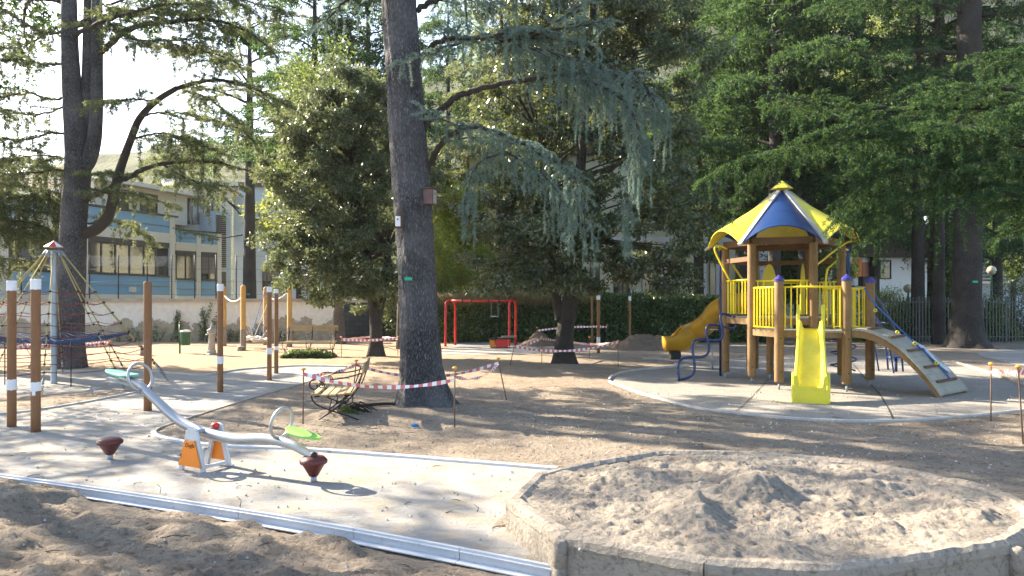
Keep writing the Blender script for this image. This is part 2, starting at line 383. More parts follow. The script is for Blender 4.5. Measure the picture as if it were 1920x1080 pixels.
SAND = [(-.05,5.46),(.28,4.62),(1.067,4.12),(1.67,4.03),(2.20,4.15),(3.02,4.46),(3.60,4.95),(3.78,5.45),(3.74,6.0),(3.23,6.80),(2.47,7.22),(1.43,7.30),(.75,6.84),(.17,6.28)]

def axis(segs):
    out = [segs[0][0]]
    for a, b, n in segs: out += list(np.linspace(a, b, n+1)[1:])
    return np.array(out)
xs = axis([(-420,-60,14),(-60,-16,26),(-16,-7.5,60),(-7.5,8,240),(8,16,55),(16,60,26),(60,420,14)])
ys = axis([(-60,2,12),(2,3,14),(3,7.8,155),(7.8,12,80),(12,22,85),(22,34,50),(34,70,14),(70,520,16)])
X, Y = np.meshgrid(xs, ys)
dP = sdist(X, Y, PATH); dI = sdist(X, Y, ISLE); dD = sdist(X, Y, PAD); dS = sdist(X, Y, SAND); dW = sdist(X, Y, SWPAD); dF = sdist(X, Y, FARPATH)
path_d = np.maximum(dP, -dI)
edge = np.minimum.reduce([path_d, dD, dW, dF])            # >0 on the dirt
k = np.clip(edge/0.25, 0, 1); k = k*k*(3-2*k)
near = np.clip((40-Y)/30, 0, 1)*np.clip((22-abs(X))/6, 0, 1)
h = 0.022*fbm(X, Y, 0.45, 4)+0.034*fbm(X, Y, 2.6, 5, 0.65, 3)+0.017*fbm(X, Y, 12, 4, 0.65, 8)
h += 0.018*np.maximum(0, fbm(X, Y, 5, 3, 0.6, 20)-0.25)
low = np.zeros_like(X); sx, sy = zip(*STRIP)              # the rough lowered ground this side of the metal strip
ysx = np.interp(X, sx, sy); fore = np.clip((ysx-Y+0.13)/0.12, 0, 1)*(X < 0.5)
rough = 0.085*fbm(X, Y, 1.3, 4, 0.55, 31)+0.085*fbm(X, Y, 3.6, 5, 0.66, 37)+0.034*fbm(X, Y, 13, 4, 0.7, 41)
rough += 0.05*np.maximum(0, 0.45-abs(fbm(X, Y, 2.2, 3, 0.5, 51))*2.2)*fbm(X, Y, 7, 3, 0.6, 53)
mound = 0.20*np.exp(-((X+4.6)**2/0.9+(Y-4.9)**2/0.5))+0.10*np.exp(-((X+3.2)**2/1.2+(Y-4.3)**2/0.3))+0.08*np.exp(-((X+1.5)**2/0.8+(Y-4.35)**2/0.12))
deep = np.clip((ysx-Y)/0.5, 0, 1)
deep = np.clip((ysx-Y-0.07)/0.5, 0, 1)
spill = np.clip((ysx-Y+.02)/0.10, 0, 1)*np.clip(fbm(X, Y, 1.7, 4, .6, 88)*.22+fbm(X, Y, 7, 3, .6, 89)*.06+.012, 0, .10)
hf = -0.085+0.075*deep+spill+rough*(0.18+0.82*deep)+mound
z = (0.012+h*1.0)*k*near
z = z*(1-fore)+hf*fore
def bumpy(px, py, hh, rx, ry):
    cx, cy, _ = G(px, py); e = np.exp(-((X-cx)**2/rx**2+(Y-cy)**2/ry**2)); return hh*e*(1+0.35*fbm(X, Y, 3, 4, 0.6, 61))
z += bumpy(618, 785, 0.10, 0.35, 0.2)+bumpy(1060, 690, 0.06, 0.9, 0.8)+bumpy(797, 772, 0.07, 0.9, 0.7)
z = np.where(edge < -0.03, -0.03, z)
z = np.where((edge < 0) & (edge >= -0.03), z-0.02, z)
z = np.where(dS < -0.06, -0.05, z)
z += np.where((dS > 0) & (dS < 0.35) & (Y > 5.6), 0.05*(1-dS/0.35), 0)
z = np.where((X > -0.4) & (Y < 4.7) & (dS > 0) & (fore < .5), 0.0+0.012*fbm(X, Y, 6, 4)-0.02, z)
z = np.where((abs(X) > 24) | (Y > 45), np.minimum(z, 0.0), z)
def grid_mesh(name, X, Y, Z, mat, keep=None, kind='structure'):
    R, K = X.shape; me = bpy.data.meshes.new(name); me.vertices.add(R*K)
    me.vertices.foreach_set('co', np.stack([X, Y, Z], -1).astype(np.float32).ravel())
    i = np.arange(R*K).reshape(R, K); q = np.stack([i[:-1,:-1], i[:-1,1:], i[1:,1:], i[1:,:-1]], -1).reshape(-1, 4)
    if keep is not None: q = q[keep[:-1,:-1].ravel() | keep[1:,1:].ravel()]
    me.loops.add(q.size); me.loops.foreach_set('vertex_index', q.astype(np.int32).ravel())
    me.polygons.add(len(q)); me.polygons.foreach_set('loop_start', np.arange(0, q.size, 4, dtype=np.int32))
    me.polygons.foreach_set('use_smooth', np.ones(len(q), bool)); me.materials.append(mat); me.update(calc_edges=True)
    o = bpy.data.objects.new(name, me); C.objects.link(o); ORG[o.name] = (0,0,0)
    if kind: o['kind'] = kind
    return o
grid_mesh('ground', X, Y, z, M['dirt'])
def ground_z(x, y):
    i = int(np.clip(np.searchsorted(ys, y), 1, len(ys)-1)); j = int(np.clip(np.searchsorted(xs, x), 1, len(xs)-1)); return float(z[i, j])

def flat(name, poly, holes, mat, zz, step=0.12, amp=0.004, margin=0.0):
    p = np.array(poly); x = np.arange(max(p[:,0].min(), -14), min(p[:,0].max(), 20)+step, step); y = np.arange(p[:,1].min(), p[:,1].max()+step, step)
    A, B = np.meshgrid(x, y); d = sdist(A, B, poly)
    for hh in holes: d = np.maximum(d, -sdist(A, B, hh))
    # pull the outermost vertices onto the outline so the edge is smooth
    gx = np.gradient(d, step, axis=1); gy = np.gradient(d, step, axis=0); gl = np.hypot(gx, gy)+1e-6
    mv = np.where((d > 0) & (d < step*1.6), d, 0); A2 = A-gx/gl*mv; B2 = B-gy/gl*mv
    Z = zz+amp*fbm(A2, B2, 1.6, 5, 0.6, 71)
    inside = d < 0; keep = inside.copy()
    keep[:-1] |= inside[1:]; keep[1:] |= inside[:-1]; keep[:,:-1] |= inside[:,1:]; keep[:,1:] |= inside[:,:-1]
    R, K = A.shape; idx = np.arange(R*K).reshape(R, K)
    q = np.stack([idx[:-1,:-1], idx[:-1,1:], idx[1:,1:], idx[1:,:-1]], -1)
    ok = (inside[:-1,:-1] | inside[:-1,1:] | inside[1:,1:] | inside[1:,:-1])
    q = q[ok]; me = bpy.data.meshes.new(name); me.from_pydata(np.stack([A2, B2, Z], -1).reshape(-1, 3).tolist(), [], q.tolist())
    for pl in me.polygons: pl.use_smooth = True
    me.materials.append(mat); o = bpy.data.objects.new(name, me); C.objects.link(o); ORG[o.name] = (0,0,0); o['kind'] = 'structure'; return o
flat('path', PATH, [ISLE], M['path'], 0.0, 0.08, 0.007)
flat('play_pad', PAD, [], M['pad'], 0.0, 0.15, 0.004)
flat('swing_pad', SWPAD, [], M['path'], 0.0, 0.3)
flat('far_path', FARPATH, [], M['path'], 0.0, 0.4)

def joint(pts, w_=0.010):
    pts = smooth_line([(*G(*p)[:2], 0.0085) for p in pts], 8); mb = MB(); rows = []
    for i, p in enumerate(pts):
        tt = (pts[min(i+1, len(pts)-1)]-pts[max(i-1, 0)]).normalized(); s = V(-tt.y, tt.x, 0)*w_*(.6+.8*random.random()); rows.append([p-s, p+s])
    o = mb.grid(rows, True).build('pad_joint', M['shade_and_joint']); o['kind'] = 'structure'
joint([(1600,683),(1618,705),(1645,735),(1662,760),(1676,789)]); joint([(1452,700),(1425,728),(1402,752),(1380,772)], .006)
def kerb_run(pts, w, z0, z1, mat, seglen, name, parent, gap=0.006, jit=0.004):
    pts = smooth_line([(*p[:2], 0) for p in pts], 6); acc = [pts[0]]; out = []; ln = 0
    for a, b in zip(pts, pts[1:]):
        ln += (b-a).length; acc.append(b)
        if ln >= seglen or b is pts[-1]:
            mb = MB(); n = len(acc); rows = []
            for i, p in enumerate(acc):
                t = (acc[min(i+1, n-1)]-acc[max(i-1, 0)]).normalized(); s = V(-t.y, t.x, 0)*(w/2)
                q = p+(t*gap/2 if i == 0 else (-t*gap/2 if i == n-1 else V(0,0,0)))
                j = random.uniform(-jit, jit) if i in (0, n-1) else 0
                rows.append([q-s+V(0,0,z0), q-s+V(0,0,z1+j-0.006), q-s*0.7+V(0,0,z1+j), q+s*0.7+V(0,0,z1+j), q+s+V(0,0,z1+j-0.006), q+s+V(0,0,z0)])
            mb.grid(rows, False, True)
            mb._f(tuple(range(6)), False); mb._f(tuple(range((n-1)*6, n*6))[::-1], False)
            mb.build(name, mat, parent); acc = [b]; ln = 0
t = thing('metal_edging', 'long pale metal edging strip between grey screed and rough dug soil', 'edging', (*STRIP[2], 0))
sp = smooth_line([(*p, 0) for p in STRIP], 6)
for i0 in range(0, len(sp)-1, 4):
    acc = sp[i0:i0+5]
    for nm, prof in (('face', [(-0.012,0.020),(0.018,0.020),(0.018,-0.12),(-0.012,-0.12)]), ('flange', [(0.0185,0.004),(0.034,0.002),(0.034,-0.006),(0.0185,-0.006)]), ('foot_flange', [(0.0185,-0.056),(0.075,-0.064),(0.075,-0.072),(0.0185,-0.072)])):
        mb = MB(); n = len(acc); rows = []
        for i, p in enumerate(acc):
            tt = (acc[min(i+1, n-1)]-acc[max(i-1, 0)]).normalized(); s = V(tt.y, -tt.x, 0)
            rows.append([p+s*a+V(0,0,b)+(tt*0.003 if i == 0 else (-tt*0.003 if i == n-1 else V(0,0,0))) for a, b in prof])
        mb.grid(rows, False, True); mb._f((0,1,2,3), False); mb._f(tuple((n-1)*4+x for x in (3,2,1,0)), False)
        mb.build('strip' if nm == 'face' else nm, M['alu'], t)
t = thing('metal_edging', 'thin metal edging curving along the dirt island towards the sandbox', 'edging', G(560,843))
kerb_run(g2([(288,812),(292,817),(310,823),(370,833),(450,839),(560,843),(700,853),(900,869),(1046,881)]), 0.065, -0.05, 0.03, M['alu'], 1.3, 'strip', t, 0.004)
t = thing('path_kerb', 'thin dark kerb along the diagonal side of the dirt island behind the seesaw', 'kerb', G(480,745))
kerb_run(g2([(288,812),(298,804),(320,796),(400,770),(480,745),(560,722),(640,697)]), 0.03, -0.05, 0.02, M['concrete'], 1.5, 'kerb_block', t)
t = thing('path_kerb', 'grey kerb curving beside the dark soil wedge by the brown posts', 'kerb', G(87,767))
kerb_run(g2([(-300,796),(0,777),(87,767),(187,750),(262,735)]), 0.06, -0.05, 0.03, M['kerb'], 1.0, 'kerb_block', t)
t = thing('path_kerb', 'pale kerb along the far side of the rope climber pad', 'kerb', G(250,696))
kerb_run(g2([(-300,714),(0,706),(100,698),(250,696),(330,701),(385,704),(450,694),(560,687),(650,688)]), 0.07, -0.05, 0.04, M['kerb'], 1.2, 'kerb_block', t)
t = thing('pad_kerb', 'thin pale kerb along the near curve of the round play pad', 'kerb', G(1400,778))
kerb_run(g2([(1142,716),(1200,738),(1300,765),(1400,778),(1500,787),(1600,791),(1700,790),(1800,783),(1920,770),(1975,755)]), 0.045, -0.05, 0.035, M['kerb'], 1.1, 'kerb_block', t)
t = thing('pad_kerb', 'dark bent kerb at the tip of the play pad nearest the double trunk', 'kerb', G(1180,697))
kerb_run(g2([(1142,714),(1150,706),(1180,697),(1250,690),(1290,687)]), 0.05, -0.05, 0.05, M['kerb'], 1.1, 'kerb_block', t)
t = thing('pad_kerb', 'kerb curving away behind the arched ramp towards the railings', 'kerb', G(1858,701))
kerb_run(g2([(1787,679),(1858,701),(1920,724),(1975,745)]), 0.07, -0.05, 0.05, M['concrete'], 1.1, 'kerb_block', t)
t = thing('path_kerb', 'straight pale kerb lying on the dirt below the ochre tube slide', 'kerb', G(1250,675))
kerb_run(g2([(1206,674),(1250,676),(1330,683)]), 0.10, -0.05, 0.06, M['kerb'], 1.1, 'kerb_block', t)

# ------------------------------------------------------------ sandbox
t = thing('sandbox', 'octagon sandbox with low concrete rim heaped with grey and tan sand', 'sandbox', (1.9,5.6,0))
sb = [(*p, 0) for p in SAND]
order = sb+[sb[0]]
joints = [0, 1, 2, 5, 6, 8, 9, 10, 11, 12, 13, 14]
cen = V(1.9, 5.6, 0)
for a, b in zip(joints, joints[1:]):
    seg = [V(*order[i]) for i in range(a, b+1)]
    fine = smooth_line(seg, 6) if len(seg) > 2 else [seg[0].lerp(seg[1], k/8) for k in range(9)]
    fine = [fine[int(q)].lerp(fine[min(len(fine)-1, int(q)+1)], q-int(q)) for q in np.linspace(0, len(fine)-1, max(12, int(sum((y_-x_).length for x_, y_ in zip(fine, fine[1:]))/.035)))]
    rows = []; n = len(fine)
    for i, p in enumerate(fine):
        tt = (fine[min(i+1, n-1)]-fine[max(i-1, 0)]).normalized(); s = V(-tt.y, tt.x, 0)
        if s.dot(cen-p) < 0: s = -s
        q = p+(tt*0.006 if i == 0 else (-tt*0.006 if i == n-1 else V(0,0,0)))
        prof = [(0.0,-0.06),(0.005,0.17),(0.0,0.19),(0.012,0.235),(0.045,0.258),(0.10,0.255),(0.135,0.23),(0.14,0.05)]
        jj = [random.uniform(-0.002, 0.002)+(.006 if 2 < q_ < 7 else .002)*float(fbm(np.array(p.x), np.array(p.y+q_*.13), 9, 4, .7, 7)) for q_ in range(len(prof))]
        rows.append([q+s*(u+j)+V(0,0,v+j*1.5) for (u, v), j in zip(prof, jj)])
    mb = MB().grid(rows, False, True); mb._f(tuple(range(8)), False); mb._f(tuple(range((n-1)*8, n*8))[::-1], False)
    mb.build('rim_block', M['rim'], t)
mb = MB().lathe((0.30,4.60,-0.06), [(0.045,0),(0.047,0.11),(0.040,0.115),(0.047,0.12),(0.047,0.27),(0.03,0.285)], 14); mb.build('joint_post', M['rim'], t)
mb = MB().lathe((3.04,4.46,-0.06), [(0.045,0),(0.047,0.11),(0.040,0.115),(0.047,0.12),(0.047,0.27),(0.03,0.285)], 14); mb.build('joint_post', M['rim'], t)
mb = MB().tube([(0.415,4.525,0.19),(0.42,4.50,0.19)], 0.011, 10); mb.build('bolt', M['stone'], t)
A, B = np.meshgrid(np.arange(-0.1, 3.85, 0.016), np.arange(4.0, 7.4, 0.016)); d = sdist(A, B, SAND)
def gs(px, py, zz, hh, rx, ry=None):
    cx, cy, _ = G(px, py, zz); ry = ry or rx; return hh*np.exp(-((A-cx)**2/rx**2+(B-cy)**2/ry**2))
Zs = 0.238+0.045*fbm(A, B, 1.2, 4, 0.55, 5)+0.055*fbm(A, B, 2.6, 5, 0.60, 9)+0.024*fbm(A, B, 11, 4, 0.66, 13)+0.010*fbm(A, B, 38, 3, 0.6, 17)
Zs += 0.06*np.maximum(0, fbm(A, B, 4.5, 3, 0.5, 90)-0.2)-0.05*np.maximum(0, fbm(A, B, 5.0, 2, 0.5, 95)-0.30)
Zs += gs(1305,960,0.25,0.13,0.17)+gs(1425,925,0.25,0.16,0.22,0.2)+gs(1390,945,.25,.06,.3)+gs(1170,895,0.25,0.06,0.25)+gs(1640,915,0.25,0.06,0.3,.2)-gs(1360,985,0.2,0.05,0.15)-gs(1730,935,.2,.05,.1)+gs(1800,960,.25,.05,.25)
cone = np.maximum(0, 0.15-np.hypot(A-G(1305,960,.25)[0], B-G(1305,960,.25)[1])*0.55); Zs = np.maximum(Zs, 0.20+np.minimum(cone, .075)+0.02*fbm(A, B, 9, 5, .7, 66))
rim = np.clip(-d/0.30, 0, 1); Zs = (0.232+0.015*fbm(A, B, 9, 4, .6, 3))*(1-rim)+Zs*rim
o = grid_mesh('sand', A, B, Zs, M['sand'], keep=d < -0.085, kind='stuff'); o.parent = t; o.location = (-1.9,-5.6,0)

# heaps of dug soil
def heap(px, py, hh, rx, ry, label, seed):
    cx, cy, _ = G(px, py); t = np.arange(-1.9, 1.91, 0.05); A_, B_ = np.meshgrid(t*rx, t*ry); e = np.exp(-((A_/rx)**2+(B_/ry)**2)*1.1); w_ = 1+.30*fbm(A_+seed, B_, 1.3, 4, .6, seed)
    Zh_ = hh*np.clip(e*w_-.12, -.2, 1)*1.1+(.12*fbm(A_, B_, 3, 5, .72, seed)+.05*fbm(A_, B_, 14, 3, .7, seed))*np.clip(e*3, 0, 1)-.02
    o = grid_mesh('soil_heap', A_+cx, B_+cy, Zh_, M['heap'], keep=Zh_ > -.09, kind=None); tag(o, label, 'soil heap')
M['heap'] = dirt_mat('dug soil', (0.13,0.095,0.07), (0.24,0.18,0.13), (0.19,0.145,0.11), 0.5)
heap(1212, 655, .66, 1.15, .8, 'heap of dug brown soil before the ivy hedge left of the tube slide', 3)
heap(1012, 648, .52, .62, .6, 'small soil heap behind the thick leaning trunk', 5)

# scattered pebbles and leaf litter
def scatter_chips(name, n, region, zf, size, mat, label, cat, parent=None):
    r = np.random.default_rng(n); out = []
    pts = []
    while len(pts) < n:
        x, y = region(r); zz = zf(x, y)
        if zz is None: continue
        pts.append((x, y, zz+0.002))
    Pt = np.array(pts); D = r.normal(size=Pt.shape); D[:,2] = abs(D[:,2])*0.4+0.05; D = unit(D)
    v = leaves(Pt, D, r.uniform(*size, n), r.uniform(*size, n)*0.45, r)
    o = np_mesh(name, v, 4, mat, parent); o['kind'] = 'stuff'
    if label: tag(o, label, cat)
    return o
dS2 = lambda x, y: float(sdist(np.array([x]), np.array([y]), SAND)[0])
zi = lambda x, y: float(Zs[int((y-4.0)/0.016), int((x+0.1)/0.016)])
scatter_chips('leaf_litter', 150, lambda r: (r.uniform(0.1, 3.5), r.uniform(4.3, 7.1)), lambda x, y: zi(x, y) if dS2(x, y) < -0.2 else None, (0.012, 0.04), M['litter'], None, None, t)
scatter_chips('fallen_leaves', 3000, lambda r: (r.uniform(-5, 8)*1.0, 3.4+r.random()**1.3*16), lambda x, y: ground_z(x, y) if dS2(x, y) > 0.02 and ground_z(x, y) > -0.029 else None, (0.012, 0.04), M['litter'], 'brown leaf litter strewn thinly over the bare soil', 'leaf litter')
def pebbles(name, n, label):
    r = np.random.default_rng(3); T = np.array([(1,0,-.3),(-.5,.87,-.3),(-.5,-.87,-.3),(0,0,.8)]); fc = [(0,2,1),(0,1,3),(1,2,3),(2,0,3)]
    out = []
    while len(out) < n:
        y = 3.5+r.random()**1.2*12; x = r.uniform(-.75, .75)*y*0.9
        zz = ground_z(x, y)
        if dS2(x, y) < 0.03 or zz < -0.16: continue
        on_path = zz < -0.029
        if on_path and r.random() < 0.6: continue
        s = (0.004+0.014*r.random()**3)*(0.6+y*0.06); q = T*s*r.uniform(0.6, 1.4, (4, 3)); a = r.uniform(0, 6.28)
        R_ = np.array([[math.cos(a), -math.sin(a), 0],[math.sin(a), math.cos(a), 0],[0,0,1]]); q = q@R_.T+np.array([x, y, max(zz, 0 if on_path else -9)+s*0.3])
        out.append(np.concatenate([q[list(f)] for f in fc]))
    o = np_mesh(name, np.concatenate(out), 3, M['pebble']); tag(o, label, 'gravel', kind='stuff')
pebbles('pebbles', 4500, 'small grey pebbles and clods lying about on the ground')

# ------------------------------------------------------------ hills beyond the town
gx = np.linspace(-420, 420, 120); gy = np.linspace(125, 500, 60); A, B = np.meshgrid(gx, gy)
ridge = np.interp(A, [-420,-230,-140,-70,0,90,230,420], [28,44,60,80,118,140,150,140])
Zh = ridge*np.clip((B-120)/170, 0, 1)**1.15*(1+0.22*fbm(A, B, 0.013, 5, 0.55))+2.5*fbm(A, B, 0.1, 4)-2
m, tt_, bb_ = new_mat('wooded hillside'); f = noise(tt_, coords(tt_), 0.06, 10, 0.75); f2 = noise(tt_, coords(tt_), 0.6, 6, 0.7)
c = mix(tt_, ramp(tt_, f, [(0.35, 0.0), (0.65, 1.0)]), (0.045,0.075,0.02), (0.17,0.18,0.045)); c = mix(tt_, ramp(tt_, f2, [(0.4, 0.6), (0.6, 0.0)]), c, (0.02,0.04,0.015))
L(tt_, c, bb_.inputs['Base Color']); bb_.inputs['Roughness'].default_value = 1; bump(tt_, bb_, f2, 1.0, 4)
grid_mesh('hills', A, B, Zh, m)

# ------------------------------------------------------------ old plastered wall
M['plaster'] = None
m, tt_, bb_ = new_mat('peeling wall plaster'); v = coords(tt_)
gg = tt_.nodes.new('ShaderNodeNewGeometry'); sx_ = tt_.nodes.new('ShaderNodeSeparateXYZ'); L(tt_, gg.outputs['Position'], sx_.inputs[0])
zr = tt_.nodes.new('ShaderNodeMapRange'); zr.inputs[1].default_value = 1.6; zr.inputs[2].default_value = 0.2; L(tt_, sx_.outputs['Z'], zr.inputs[0])
f = noise(tt_, v, 0.75, 7, 0.62, 0.6); ad = tt_.nodes.new('ShaderNodeMath'); ad.operation = 'ADD'; L(tt_, f, ad.inputs[0])
mm = tt_.nodes.new('ShaderNodeMath'); mm.operation = 'MULTIPLY'; mm.inputs[1].default_value = 0.42; L(tt_, zr.outputs[0], mm.inputs[0]); L(tt_, mm.outputs[0], ad.inputs[1])
peel = ramp(tt_, ad.outputs[0], [(0.735, 0.0), (0.75, 1.0)])
f2 = noise(tt_, v, 5, 8, 0.7); base = mix(tt_, ramp(tt_, f2, [(0.35, 0.0), (0.7, 1.0)]), (0.76,0.73,0.66), (0.62,0.59,0.53))
under = mix(tt_, ramp(tt_, f2, [(0.35, 0.0), (0.65, 1.0)]), (0.42,0.36,0.27), (0.26,0.225,0.18))
c = mix(tt_, peel, base, under); L(tt_, c, bb_.inputs['Base Color']); bb_.inputs['Roughness'].default_value = 0.95
hh_ = mix(tt_, 0.3, peel, f2); nb = bump(tt_, bb_, hh_, 0.8, 0.03); nb.invert = True
M['plaster'] = m
t = thing('boundary_wall', 'old cream plastered wall peeling near its base below the blue building', 'wall', (-12,32,0))
MB().box((-20,32.3,0.85), (24.6,0.5,1.76)).build('wall_body', M['plaster'], t)
for i in range(17):
    MB().box((-31.5+i*1.44+0.2,32.27,1.80), (1.43,0.72,0.13)).build('coping_stone', M['concrete'], t)
# vines on the wall
def vine(px0, px1, top, label, dens=1.0, d=31.95):
    r = np.random.default_rng(int(px0)); t = thing('climbing_vine', label, 'vine', G(px0, 641)); sm = MB(); pts = []
    x0 = (px0-960)*d/F; x1 = (px1-960)*d/F; nst = max(4, int((x1-x0)*5))
    for s_ in range(nst):
        x = r.uniform(x0, x1); hh = top*r.uniform(0.35, 1.0)*1.9; p = V(x, d, 0); line = [p.copy()]; dr = r.uniform(-0.15, 0.45)
        for q in range(9): p = p+V(dr*hh/9+r.normal()*0.04, r.normal()*0.01, hh/9); line.append(p.copy())
        sm.tube(line, [0.012*(1-i/12) for i in range(10)], 4)
        for q in range(int(120*dens*hh)):
            u = r.random()**0.8; a = line[min(9, int(u*9))]; pts.append((a.x+r.normal()*0.05, a.y-abs(r.normal())*0.05, a.z+r.normal()*0.09))
    Pt = np.array(pts); D = unit(r.normal(size=Pt.shape)+np.array([0,-0.5,0])); np_mesh('foliage', leaves(Pt, D, r.uniform(.04,.09,len(Pt)), r.uniform(.03,.06,len(Pt)), r), 4, M['ivy'], t)
    sm.build('stem', M['twig'], t)
vine(218, 262, 0.35, 'low dark ivy tuft at the foot of the plastered wall')
vine(268, 300, 0.4, 'low ivy clump behind the tall brown post without wrap')
vine(315, 345, 0.75, 'ivy column on the wall behind the green litter bin', 1.4)
vine(405, 545, 0.30, 'low dark ivy fringe at the wall foot behind the rope swing', 1.3)
vine(350, 408, 0.98, 'leaning bare ivy stems climbing the wall behind the drinking fountain', 1.2)

# wire fence posts standing on the wall
t = thing('wire_fence', 'thin black post and wire fence on top of the plastered wall', 'fence', (-12,32.3,1.86))
for px in (-40, 40, 168, 222, 276, 322, 365, 405, 443, 500):
    x = (px-960)*32.3/F; MB().tube([(x,32.3,1.86),(x,32.3,3.78)], 0.028, 6).build('post', M['black_iron'], t)
for zz in (2.05, 2.6, 3.15, 3.72):
    MB().tube([((-60-960)*32.3/F,32.3,zz),((500-960)*32.3/F,32.3,zz)], 0.005, 4).build('wire', M['black_iron'], t)
mb = MB(); x0 = (160-960)*32.3/F; x1 = (322-960)*32.3/F
for i in range(46):
    a = x0+(x1-x0)*i/45
    mb.tube([(a,32.3,3.72),(a+0.45,32.3,3.27)], 0.004, 3, False); mb.tube([(a,32.3,3.72),(a-0.45,32.3,3.27)], 0.004, 3, False)
o = mb.build('wire_mesh', M['galv'], t); o['kind'] = 'stuff'

# dark block wall between the plastered wall and the hedge
m, tt_, bb_ = new_mat('dark painted block wall'); bk = tt_.nodes.new('ShaderNodeTexBrick'); bk.inputs['Scale'].default_value = 1
mp_ = tt_.nodes.new('ShaderNodeMapping'); tc_ = tt_.nodes.new('ShaderNodeTexCoord'); mp_.inputs['Rotation'].default_value = (math.pi/2, 0, 0); L(tt_, tc_.outputs['Object'], mp_.inputs[0]); L(tt_, mp_.outputs[0], bk.inputs['Vector'])
bk.inputs['Color1'].default_value = (0.022,0.032,0.042,1); bk.inputs['Color2'].default_value = (0.035,0.048,0.06,1); bk.inputs['Mortar'].default_value = (0.012,0.017,0.022,1)
bk.inputs['Brick Width'].default_value = 0.42; bk.inputs['Row Height'].default_value = 0.21; bk.inputs['Mortar Size'].default_value = 0.012
L(tt_, bk.outputs['Color'], bb_.inputs['Base Color']); bb_.inputs['Roughness'].default_value = 0.9; nb = bump(tt_, bb_, bk.outputs['Fac'], 0.6, 0.01); nb.invert = True
t = thing('block_wall', 'dark slate coloured block wall in the shade behind the far bench', 'wall', (-6.5,33.5,0))
MB().box((-5.6,33.6,0.83), (7.2,0.22,1.72)).build('wall_body', m, t)
MB().tube([(-6.15,33.45,0),(-6.15,33.45,1.7)], 0.035, 6).build('drain_pipe', M['galv'], t)
MB().box((-5.6,33.6,1.745), (7.2,0.28,0.10)).build('coping_stone', M['concrete'], t)

# ------------------------------------------------------------ buildings
def wallpaint(name, col, wear=0.35): return paint(name, col, 0.85, wear=wear, scale=0.6, bstr=0.15, dirt=mul(col, 0.6))
M['cream'] = wallpaint('cream render', (0.70,0.68,0.60), .2); M['blue_render'] = wallpaint('blue render', (0.22,0.41,0.60), .2); M['blue_pale'] = wallpaint('pale blue render', (0.46,0.57,0.68))
M['white_render'] = wallpaint('white render', (0.82,0.84,0.86), 0.1); M['green_cream'] = wallpaint('yellow green render', (0.74,0.74,0.54), .2)
M['dark_frame'] = paint('dark window frame', (0.055,0.052,0.055), 0.5, wear=0.2); M['roof_dark'] = paint('dark roof', (0.09,0.07,0.06), 0.8, wear=0.4); M['shutter'] = paint('grey roller blind', (0.16,0.16,0.165), 0.6, wear=0.2)
m, tt_, bb_ = new_mat('window glass'); f = noise(tt_, coords(tt_), 0.8, 4, 0.6); c = mix(tt_, ramp(tt_, f, [(0.35, 0.0), (0.7, 1.0)]), (0.015,0.02,0.024), (0.06,0.065,0.055))
L(tt_, c, bb_.inputs['Base Color']); bb_.inputs['Roughness'].default_value = 0.06; bb_.inputs['Specular IOR Level'].default_value = 0.9; M['glass'] = m
class Facade:
    def __init__(s, a, b, root):
        s.a = V(*a, 0); s.u = (V(*b, 0)-s.a).normalized(); s.n = V(s.u.y, -s.u.x, 0)
        if s.n.y > 0: s.n = -s.n
        s.root = root
    def st(s, px, py=HZ):                     # the point of the facade line seen at px, py
        k = (px-960)/F; den = s.u.x-k*s.u.y; q = (k*s.a.y-s.a.x)/den; d = s.a.y+s.u.y*q; return q, H+(HZ-py)*d/F
    def bx(s, mb, s0, s1, z0, z1, n0, n1):
        c = s.a+s.u*((s0+s1)/2)+s.n*((n0+n1)/2)+V(0,0,(z0+z1)/2); mb.box(c, (abs(s1-s0), abs(n1-n0), abs(z1-z0)), (s.u, s.n, V(0,0,1))); return mb
    def part(s, name, mat, *b, parent=None): return s.bx(MB(), *b).build(name, mat, parent or s.root)
    def window(s, s0, s1, z0, z1, cols, depth=-0.12, blind=0.0, glass=None):
        fr = MB(); e = 0.07
        s.bx(fr, s0, s1, z0, z0+e, depth, depth+0.09); s.bx(fr, s0, s1, z1-e, z1, depth, depth+0.09)
        st = [s0]+[s0+(s1-s0)*c for c in cols]+[s1]
        for q in st: s.bx(fr, max(s0, q-e/2), min(s1, q+e/2), z0+e, z1-e, depth+0.001, depth+0.088)
        w = fr.build('window', M['dark_frame'], s.root)
        for q0, q1 in zip(st, st[1:]): s.bx(MB(), q0+e/2, q1-e/2, z0+e, z1-e, depth+0.02, depth+0.035).build('pane', glass or M['glass'], w)
        if blind > 0:
            n = int((z1-z0)*blind/0.09)
            for i in range(n): s.bx(MB(), s0+e, s1-e, z1-e-0.09*(i+1)+0.015, z1-e-0.09*i, depth+0.06, depth+0.075).build('blind_slat', M['shutter'], w)
        return w
t = thing('school_building', 'long cream building with blue panels and dark framed windows behind the plastered wall', 'building', (-23,40,0))
Fa = Facade((-23.0,40.0), (-20.8,45.8), t)
def wing(F_, p0, p1, wins, zt, ztop, zlow, back=-0.15):
    s0, s1 = F_.st(p0)[0], F_.st(p1)[0]
    F_.part('wall', M['cream'], s0, s1, 0, ztop, -6, -0.16)
s0, s1 = Fa.st(-150)[0], Fa.st(329)[0]
Fa.part('wall', M['cream'], s0, s1, 0, 6.95, -5.0, -0.16)
Fa.part('parapet_cap', M['roof_dark'], s0, s1+0.15, 6.95, 7.05, -5.0, 0.1)
Fa.part('beam', M['cream'], s0, s1, 5.34, 5.92, -0.16, 0.02); Fa.part('plinth', M['cream'], s0, s1, 0, 2.15, -0.16, 0.02)
